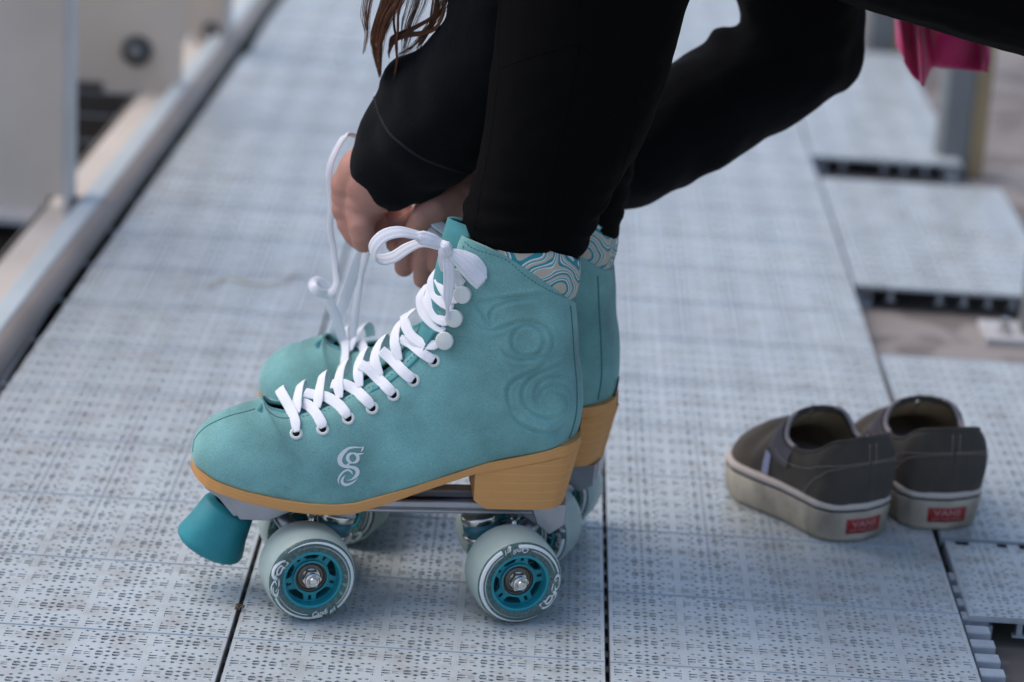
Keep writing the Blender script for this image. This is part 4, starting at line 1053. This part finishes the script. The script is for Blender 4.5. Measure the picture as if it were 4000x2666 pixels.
def fuse(name, mb, vox, m, parent, smooth=6, fn=None):
    o = mb.build('tmp', m, None, fix=False); r = o.modifiers.new('r', 'REMESH'); r.mode = 'VOXEL'; r.voxel_size = vox; r.use_smooth_shade = True
    if smooth: s = o.modifiers.new('s', 'SMOOTH'); s.factor = .5; s.iterations = smooth
    dg = bpy.context.evaluated_depsgraph_get(); dg.update(); me = bpy.data.meshes.new_from_object(o.evaluated_get(dg)); bpy.data.objects.remove(o)
    if fn:
        n_ = len(me.vertices); co = np.empty(n_*3, np.float32); no = np.empty(n_*3, np.float32); me.vertices.foreach_get('co', co); me.vertices.foreach_get('normal', no)
        out = [fn(Vector(a), Vector(b)) for a, b in zip(co.reshape(-1, 3).tolist(), no.reshape(-1, 3).tolist())]
        me.vertices.foreach_set('co', np.array([tuple(q) for q in out], np.float32).ravel()); me.update()
    me.name = name; me.materials.clear(); return link(name, me, m, parent)
PERSON = empty('person', FN.O, FN.th)
tag(PERSON, 'person in black leggings and sweatshirt bending to lace a skate', 'person')
def z2(x, y, d): return FN.px(1250+x/2.413, 500+y/2.413, d)
# hands and forearms (finely voxelled) ...
hb = MB(); d0 = .095
Lh = lambda L_: [(z2(x, y, d0+dd/1000), r/1000) for x, y, dd, r in L_]
caps(hb, Lh([(760, 230, -8, 23), (640, 340, -6, 23), (500, 480, 0, 24)]))
caps(hb, Lh([(500, 480, 0, 24), (330, 640, 2, 17), (268, 760, 0, 12)])); caps(hb, Lh([(345, 400, -4, 13), (300, 540, 0, 15), (300, 700, 4, 13)]))
caps(hb, Lh([(520, 520, -8, 22), (420, 700, -8, 15), (380, 820, -6, 12)]))
caps(hb, Lh([(440, 440, -2, 21), (420, 640, 4, 20), (520, 660, 10, 14)]))
caps(hb, Lh([(262, 760, 0, 10), (265, 900, -4, 8.2), (325, 1020, -8, 7.4), (385, 1080, -10, 6.6)]))          # index
caps(hb, Lh([(390, 800, -10, 12), (395, 920, -16, 9.6), (405, 1030, -18, 8.2), (410, 1085, -15, 7.2)]))          # thumb
caps(hb, Lh([(370, 760, 6, 9), (475, 850, 16, 7.8), (545, 925, 12, 7.2), (525, 1030, 4, 6.4)]))
caps(hb, Lh([(450, 730, 14, 9), (590, 775, 26, 7.8), (675, 840, 24, 7.0), (640, 945, 14, 6.4)]))
caps(hb, Lh([(540, 680, 22, 8), (700, 715, 34, 6.8), (800, 770, 32, 6.2), (780, 860, 24, 5.6)]))
caps(hb, Lh([(1900, 300, 45, 24), (1560, 400, 30, 23), (1330, 560, 12, 24), (1220, 680, 5, 22)]))
caps(hb, Lh([(1220, 680, 5, 22), (1060, 760, 2, 13)])); caps(hb, Lh([(1260, 640, 2, 22), (1160, 830, 0, 15)])); caps(hb, Lh([(1280, 700, 0, 20), (1230, 880, 0, 12)]))
caps(hb, Lh([(1090, 730, 14, 11), (870, 890, 16, 8), (725, 1000, 10, 7.2), (705, 1100, 4, 6.4)]))                  # index
caps(hb, Lh([(1110, 800, 2, 10), (905, 980, 0, 8.2), (800, 1140, -4, 7.6), (792, 1315, -4, 7.0)]))                # middle
caps(hb, Lh([(1180, 860, -6, 10), (1020, 1030, -12, 8.2), (975, 1220, -16, 7.6), (968, 1425, -14, 6.9)]))             # ring
caps(hb, Lh([(1240, 900, -12, 9), (1155, 1060, -20, 7.2), (1125, 1190, -24, 6.6), (1105, 1300, -22, 5.9)]))          # little
caps(hb, Lh([(1230, 680, -12, 12), (1090, 770, -24, 9.5), (960, 850, -28, 8.4), (900, 945, -24, 7.4)]))         # thumb
tmp1 = fuse('tmp_hands', hb, .0013, M_skin, None, 3)
# ... the rest of the body, coarser, in the same mesh
HIPN, HIPF = Vector((.47, -.01, .455)), Vector((.47, .15, .455)); KN, KF = Vector((.062, .0, .535)), Vector((.085, .17, .535))
CH_, NK = Vector((.17, .07, .70)), Vector((.03, .07, .74)); HD = Vector((-.075, .06, .70))
SHN, SHF = Vector((.07, -.07, .70)), Vector((.10, .22, .70))
ELN = Dp(1190, -190, .05); ELF = Dp(1900, 100, .20)
ffo = FN.loc(FF.O); FA = Vector((ffo.x+.000, ffo.y, 0))
bb = MB()
caps(bb, [((.0, 0, .13), .026), ((-.004, 0, .22), .026), ((.03, 0, .40), .050), (KN, .052), ((.25, -.005, .50), .066), (HIPN, .085)])
caps(bb, [(FA+Vector((0, 0, .13)), .026), (FA+Vector((.0, 0, .22)), .027), (FA+Vector((.02, 0, .40)), .047), (KF, .050), ((.27, .16, .50), .064), (HIPF, .085)])
caps(bb, [((.47, .07, .47), .10), ((.36, .07, .60), .105), (CH_, .105), (NK, .052), (HD, .07)]); caps(bb, [(HIPN, .08), (HIPF, .08)])
caps(bb, [((.10, .07, .71), .06), (SHN, .05)]); caps(bb, [((.10, .07, .71), .06), (SHF, .05)])
caps(bb, [(SHN, .044), (ELN, .030), (Dp(1150, 110, .055), .026), (Dp(1070, 235, .065), .026), (Dp(985, 320, .075), .024), (z2(760, 230, .087), .021)])
caps(bb, [(SHF, .044), (Dp(1830, -60, .20), .030), (Dp(1850, 100, .20), .024), (Dp(1700, 205, .19), .024), (Dp(1440, 365, .17), .024), (z2(1900, 300, .14), .022)])
caps(bb, [(HD, .075), (HD+Vector((-.035, 0, -.055)), .058), (HD+Vector((.03, 0, .02)), .082)]); caps(bb, [(HD+Vector((-.085, 0, -.035)), .010), (HD+Vector((-.098, 0, -.055)), .011)])
caps(bb, [(HD+Vector((-.088, 0, -.085)), .012), (HD+Vector((-.075, 0, -.10)), .022)])
for s in (-1, 1): caps(bb, [(HD+Vector((.0, s*.078, -.02)), .012), (HD+Vector((.008, s*.08, -.045)), .010)])
caps(bb, [(FA+Vector((0, 0, .115)), .020), (FA+Vector((-.10, 0, .104)), .016)]); caps(bb, [((0, 0, .115), .020), ((-.10, 0, .104), .016)])
tmp2 = fuse('tmp_body', bb, .006, M_skin, None, 4)
bm = bmesh.new(); bm.from_mesh(tmp1.data); bm.from_mesh(tmp2.data); me = bpy.data.meshes.new('body'); bm.to_mesh(me); bm.free()
for t in (tmp1, tmp2): bpy.data.objects.remove(t)
link('body', me, M_skin, PERSON)

# leggings: the near shin is lofted through its outline
SH = [(-420, 2010, 2800), (-200, 1978, 2755), (0, 1952, 2685), (175, 1934, 2640), (350, 1910, 2590), (526, 1888, 2520), (645, 1862, 2452), (736, 1838, 2400), (842, 1806, 2340), (900, 1808, 2318), (950, 1836, 2296), (985, 1858, 2272), (1022, 1905, 2225)]
rings = []
for (y, l, r) in [tuple(q) for q in crom(SH, 5)]:
    a = FN.px(l, y, 0); b = FN.px(r, y, 0); c = (a+b)/2; rx = (b.x-a.x)/2; zc = (a.z+b.z)/2
    tl = (b.z-a.z)/2; rings.append([c+Vector((rx*math.cos(2*PI*k/40), rx*.92*math.sin(2*PI*k/40), tl*math.cos(2*PI*k/40)+(.0 if y < 900 else 0))) for k in range(40)])
lb = MB(); lb.loft(rings)
kz = rings[0][0].z; caps(lb, [((.062, 0, .50), .064), (KN+Vector((0, 0, -.005)), .062)])
caps(lb, [(KN, .062), (Vector((.17, -.004, .5145)), .078), (Vector((.30, -.008, .487)), .085), (HIPN, .092)])
caps(lb, [(FA+Vector((.0, 0, .250)), .040), (FA+Vector((.004, 0, .30)), .043), (FA+Vector((.016, 0, .40)), .050), (KF, .056), (Vector((.27, .16, .505)), .070), (HIPF, .090)]); caps(lb, [(HIPN, .088), (HIPF, .088)])
def crease(co, n):
    h = 0
    if co.z < .34 and co.y < .09: h = .0011*math.sin(co.z*420+math.sin(co.x*60+co.y*40)*2.2)*max(0, 1-abs(co.z-.262)/.055)
    return co+n*(h+.0012*noise.noise(co*26)+.0006*noise.noise(co*80))
LEG = fuse('leggings', lb, .0032, M_legging, PERSON, 5, crease)
def bvh_of(o):
    bm = bmesh.new(); bm.from_mesh(o.data); b = BVHTree.FromBMesh(bm); bm.free(); return b
lbv = bvh_of(LEG)
def zL(x, y): return (1300+x/1.4257, y/1.4257)
mb = MB()
for q in ([(1372, -60), (1372, 100), (1368, 250), (1340, 420), (1290, 700), (1235, 900), (1200, 1100), (1170, 1320), (1160, 1480)], [(925, 385), (1100, 320), (1250, 272), (1368, 250), (1480, 350), (1600, 470), (1718, 605)],
          [(925, 385), (900, 600), (875, 800), (845, 950), (815, 1120), (790, 1280)], [(1718, 605), (1690, 720), (1640, 860), (1600, 990), (1540, 1110), (1495, 1180)], [(945, -60), (930, 120), (925, 385)]):
    tube_on(mb, [zL(*p) for p in q], lbv, .0007, n=8, sink=.0004)
mb.build('legging_seam', M_seamk, LEG)

# sweatshirt: sleeves and trunk
sb = MB()
k_ = 1/3400.
caps(sb, [(Dp(893, 392, .085), 95*k_), (Dp(925, 360, .082), 105*k_), (Dp(985, 310, .075), 132*k_), (Dp(1070, 235, .065), 140*k_), (Dp(1150, 110, .055), 140*k_), (Dp(1195, -60, .05), 150*k_), (ELN, 150*k_)])
caps(sb, [(Dp(905, 330, .088), 88*k_), (Dp(945, 262, .080), 92*k_), (Dp(1000, 240, .070), 110*k_)]); caps(sb, [(Dp(968, 215, .078), 90*k_), (Dp(1030, 190, .068), 95*k_), (Dp(1110, 100, .06), 100*k_)])
caps(sb, [(Dp(918, 192, .083), .0135), (Dp(935, 190, .08), .017), (Dp(975, 200, .075), .022)])
caps(sb, [(Dp(965, 400, .078), 70*k_), (Dp(1020, 345, .07), 60*k_)])
caps(sb, [(ELN, 150*k_), (SHN, .062), ((.10, .07, .70), .075)])
caps(sb, [(Dp(1150, 445, .125), 75*k_), (Dp(1300, 415, .15), 100*k_), (Dp(1440, 352, .17), 140*k_), (Dp(1560, 285, .18), 148*k_), (Dp(1700, 205, .19), 146*k_), (Dp(1840, 128, .20), 135*k_)])
caps(sb, [(Dp(1840, 128, .20), 135*k_), (Dp(1842, 60, .20), 152*k_), (Dp(1830, -60, .20), 165*k_), (Dp(1800, -300, .20), 170*k_), (SHF, .062), ((.10, .07, .70), .075)])
caps(sb, [(Dp(1660, 95, .195), 42*k_), (Dp(1720, 110, .195), 60*k_)]); caps(sb, [(Dp(1908, 142, .20), 86*k_), (Dp(1912, 40, .20), 90*k_)])
caps(sb, [((.47, .07, .50), .115), ((.36, .07, .615), .125), (CH_, .125), ((.09, .07, .735), .075)])
def fold(co, n):
    return co+n*(.0035*noise.noise(Vector((co.x*24, co.y*18, co.z*20)))+.0016*noise.noise(co*55))
SWT = fuse('sweatshirt', sb, .0036, M_sweat, PERSON, 5, fold)
sbv = bvh_of(SWT); mb = MB()
tube_on(mb, [zC(372, -30), zC(385, 20), zC(405, 80), zC(455, 170), zC(520, 230), zC(620, 300), zC(720, 345), zC(850, 385), zC(905, 395)], sbv, .0011, n=8, sink=.0002)
mb.build('cuff_seam', mat('charcoal_seam', (.012, .012, .014), .9), SWT)

# hair: many thin strands gathered in locks
def zH(x, y): return (1400+x/2.851, y/2.851)
hm = MB(); rnd = random.Random(5)
LOCKS = [([(470, -700), (440, -300), (400, 0), (300, 200), (235, 420), (235, 640), (240, 860)], 70, 75, .075), ([(560, -700), (520, -300), (460, 0), (350, 180), (270, 380), (240, 560), (235, 760)], 60, 60, .07), ([(330, -500), (330, -200), (300, 0), (220, 250), (170, 430), (185, 620), (230, 820)], 34, 55, .08),
         ([(1010, -600), (990, -200), (960, 60), (930, 200), (850, 330), (700, 385), (520, 410), (400, 470), (330, 620)], 34, 14, .07), ([(930, -600), (900, -200), (880, 60), (820, 200), (650, 310), (480, 390), (360, 470), (340, 640)], 28, 16, .075),
         ([(620, -500), (520, -100), (450, 120), (440, 350), (420, 500), (430, 680), (400, 880)], 22, 12, .068), ([(480, -500), (420, -100), (400, 150), (400, 300), (430, 480), (430, 640)], 14, 14, .08),
         ([(1000, -500), (960, 0), (860, 200), (760, 330), (620, 520), (440, 640)], 12, 90, .075), ([(700, -500), (640, 0), (560, 250), (520, 450), (500, 620)], 12, 120, .08), ([(200, -400), (120, 0), (90, 200), (100, 380), (60, 600)], 9, 80, .08), ([(900, -300), (840, 100), (800, 300), (700, 480), (640, 600)], 10, 60, .072)]
for path, n, spread, dep in LOCKS:
    for s in range(int(n*3.2)):
        ox, oy = rnd.gauss(0, spread*.5), rnd.uniform(-60, 20); end = rnd.uniform(.72, 1.0) if rnd.random() < .6 else 1; fz_ = rnd.uniform(-.010, .010); m = len(path); P = []
        for i, (x, y) in enumerate(path):
            u = i/(m-1); k = (1-.80*u**1.5); P.append((*zH(x+ox*k+rnd.gauss(0, 5)*u, y+oy*u), dep+fz_*k))
        Q = crom(P, 5); Q = Q[:max(6, int(len(Q)*end))]; r0 = rnd.uniform(.00015, .00030)
        hm.tube([FN.px(a, b, c) for a, b, c in Q], [r0*(1 if i < len(Q)*.6 else 1-.8*(i-len(Q)*.6)/(len(Q)*.4)) for i in range(len(Q))], 4, cap=False)
# the hair on the head, above the frame
for s in range(260):
    th = rnd.uniform(-1.2, 1.2); ph = rnd.uniform(-.3, 1.6); a = HD+Vector((.03+.086*math.cos(ph)*math.cos(th), .086*math.sin(th), .086*math.sin(ph)*math.cos(th)+.01))
    e_ = FN.px(*zH(rnd.choice([430, 520, 940]), -500), .07)+Vector((rnd.gauss(0, .012), rnd.gauss(0, .012), 0)); md = (a+e_)/2+Vector((.02, (a.y-HD.y)*.7, .02)); hm.tube(catv([a, md, e_], 5), .0012, 4, cap=False)
hm.build('hair', M_hair, PERSON, fix=False)
EXPO = 0.72; DOF_D = (Vector((-.05,-.03,.1))-CAM).dot(Fw); DOF_N = 4.8
# ------------------------------------------------------------------ light
w = bpy.data.worlds.new('World'); scene.world = w; w.use_nodes = True; nt = w.node_tree; bg = nt.nodes['Background']
sky = nt.nodes.new('ShaderNodeTexSky'); sky.sky_type = 'NISHITA'; sky.sun_disc = False
SEL, SAZ = rad(58), rad(285)                     # elevation, compass bearing of the light
sky.sun_elevation = SEL; sky.sun_rotation = SAZ; sky.air_density = 1.0; sky.dust_density = 2.5; sky.ozone_density = 1.0
nt.links.new(sky.outputs[0], bg.inputs['Color']); bg.inputs['Strength'].default_value = .12
sd = bpy.data.lights.new('sun', 'SUN'); sd.energy = .65; sd.angle = rad(45); sd.color = (1, .94, .86)
so = bpy.data.objects.new('sun', sd); COL.objects.link(so)
dirv = Vector((math.sin(SAZ)*math.cos(SEL), math.cos(SAZ)*math.cos(SEL), math.sin(SEL))); so.rotation_euler = dirv.to_track_quat('Z', 'Y').to_euler()
scene.view_settings.view_transform = 'Standard'; scene.view_settings.look = 'None'; scene.view_settings.exposure = EXPO; scene.view_settings.gamma = 1
cd.dof.use_dof = True; cd.dof.focus_distance = DOF_D; cd.dof.aperture_fstop = DOF_N
scene.cycles.use_denoising = True; scene.cycles.max_bounces = 12; scene.cycles.transmission_bounces = 10; scene.cycles.caustics_refractive = False; scene.cycles.caustics_reflective = False
scene.cycles.sample_clamp_indirect = 6
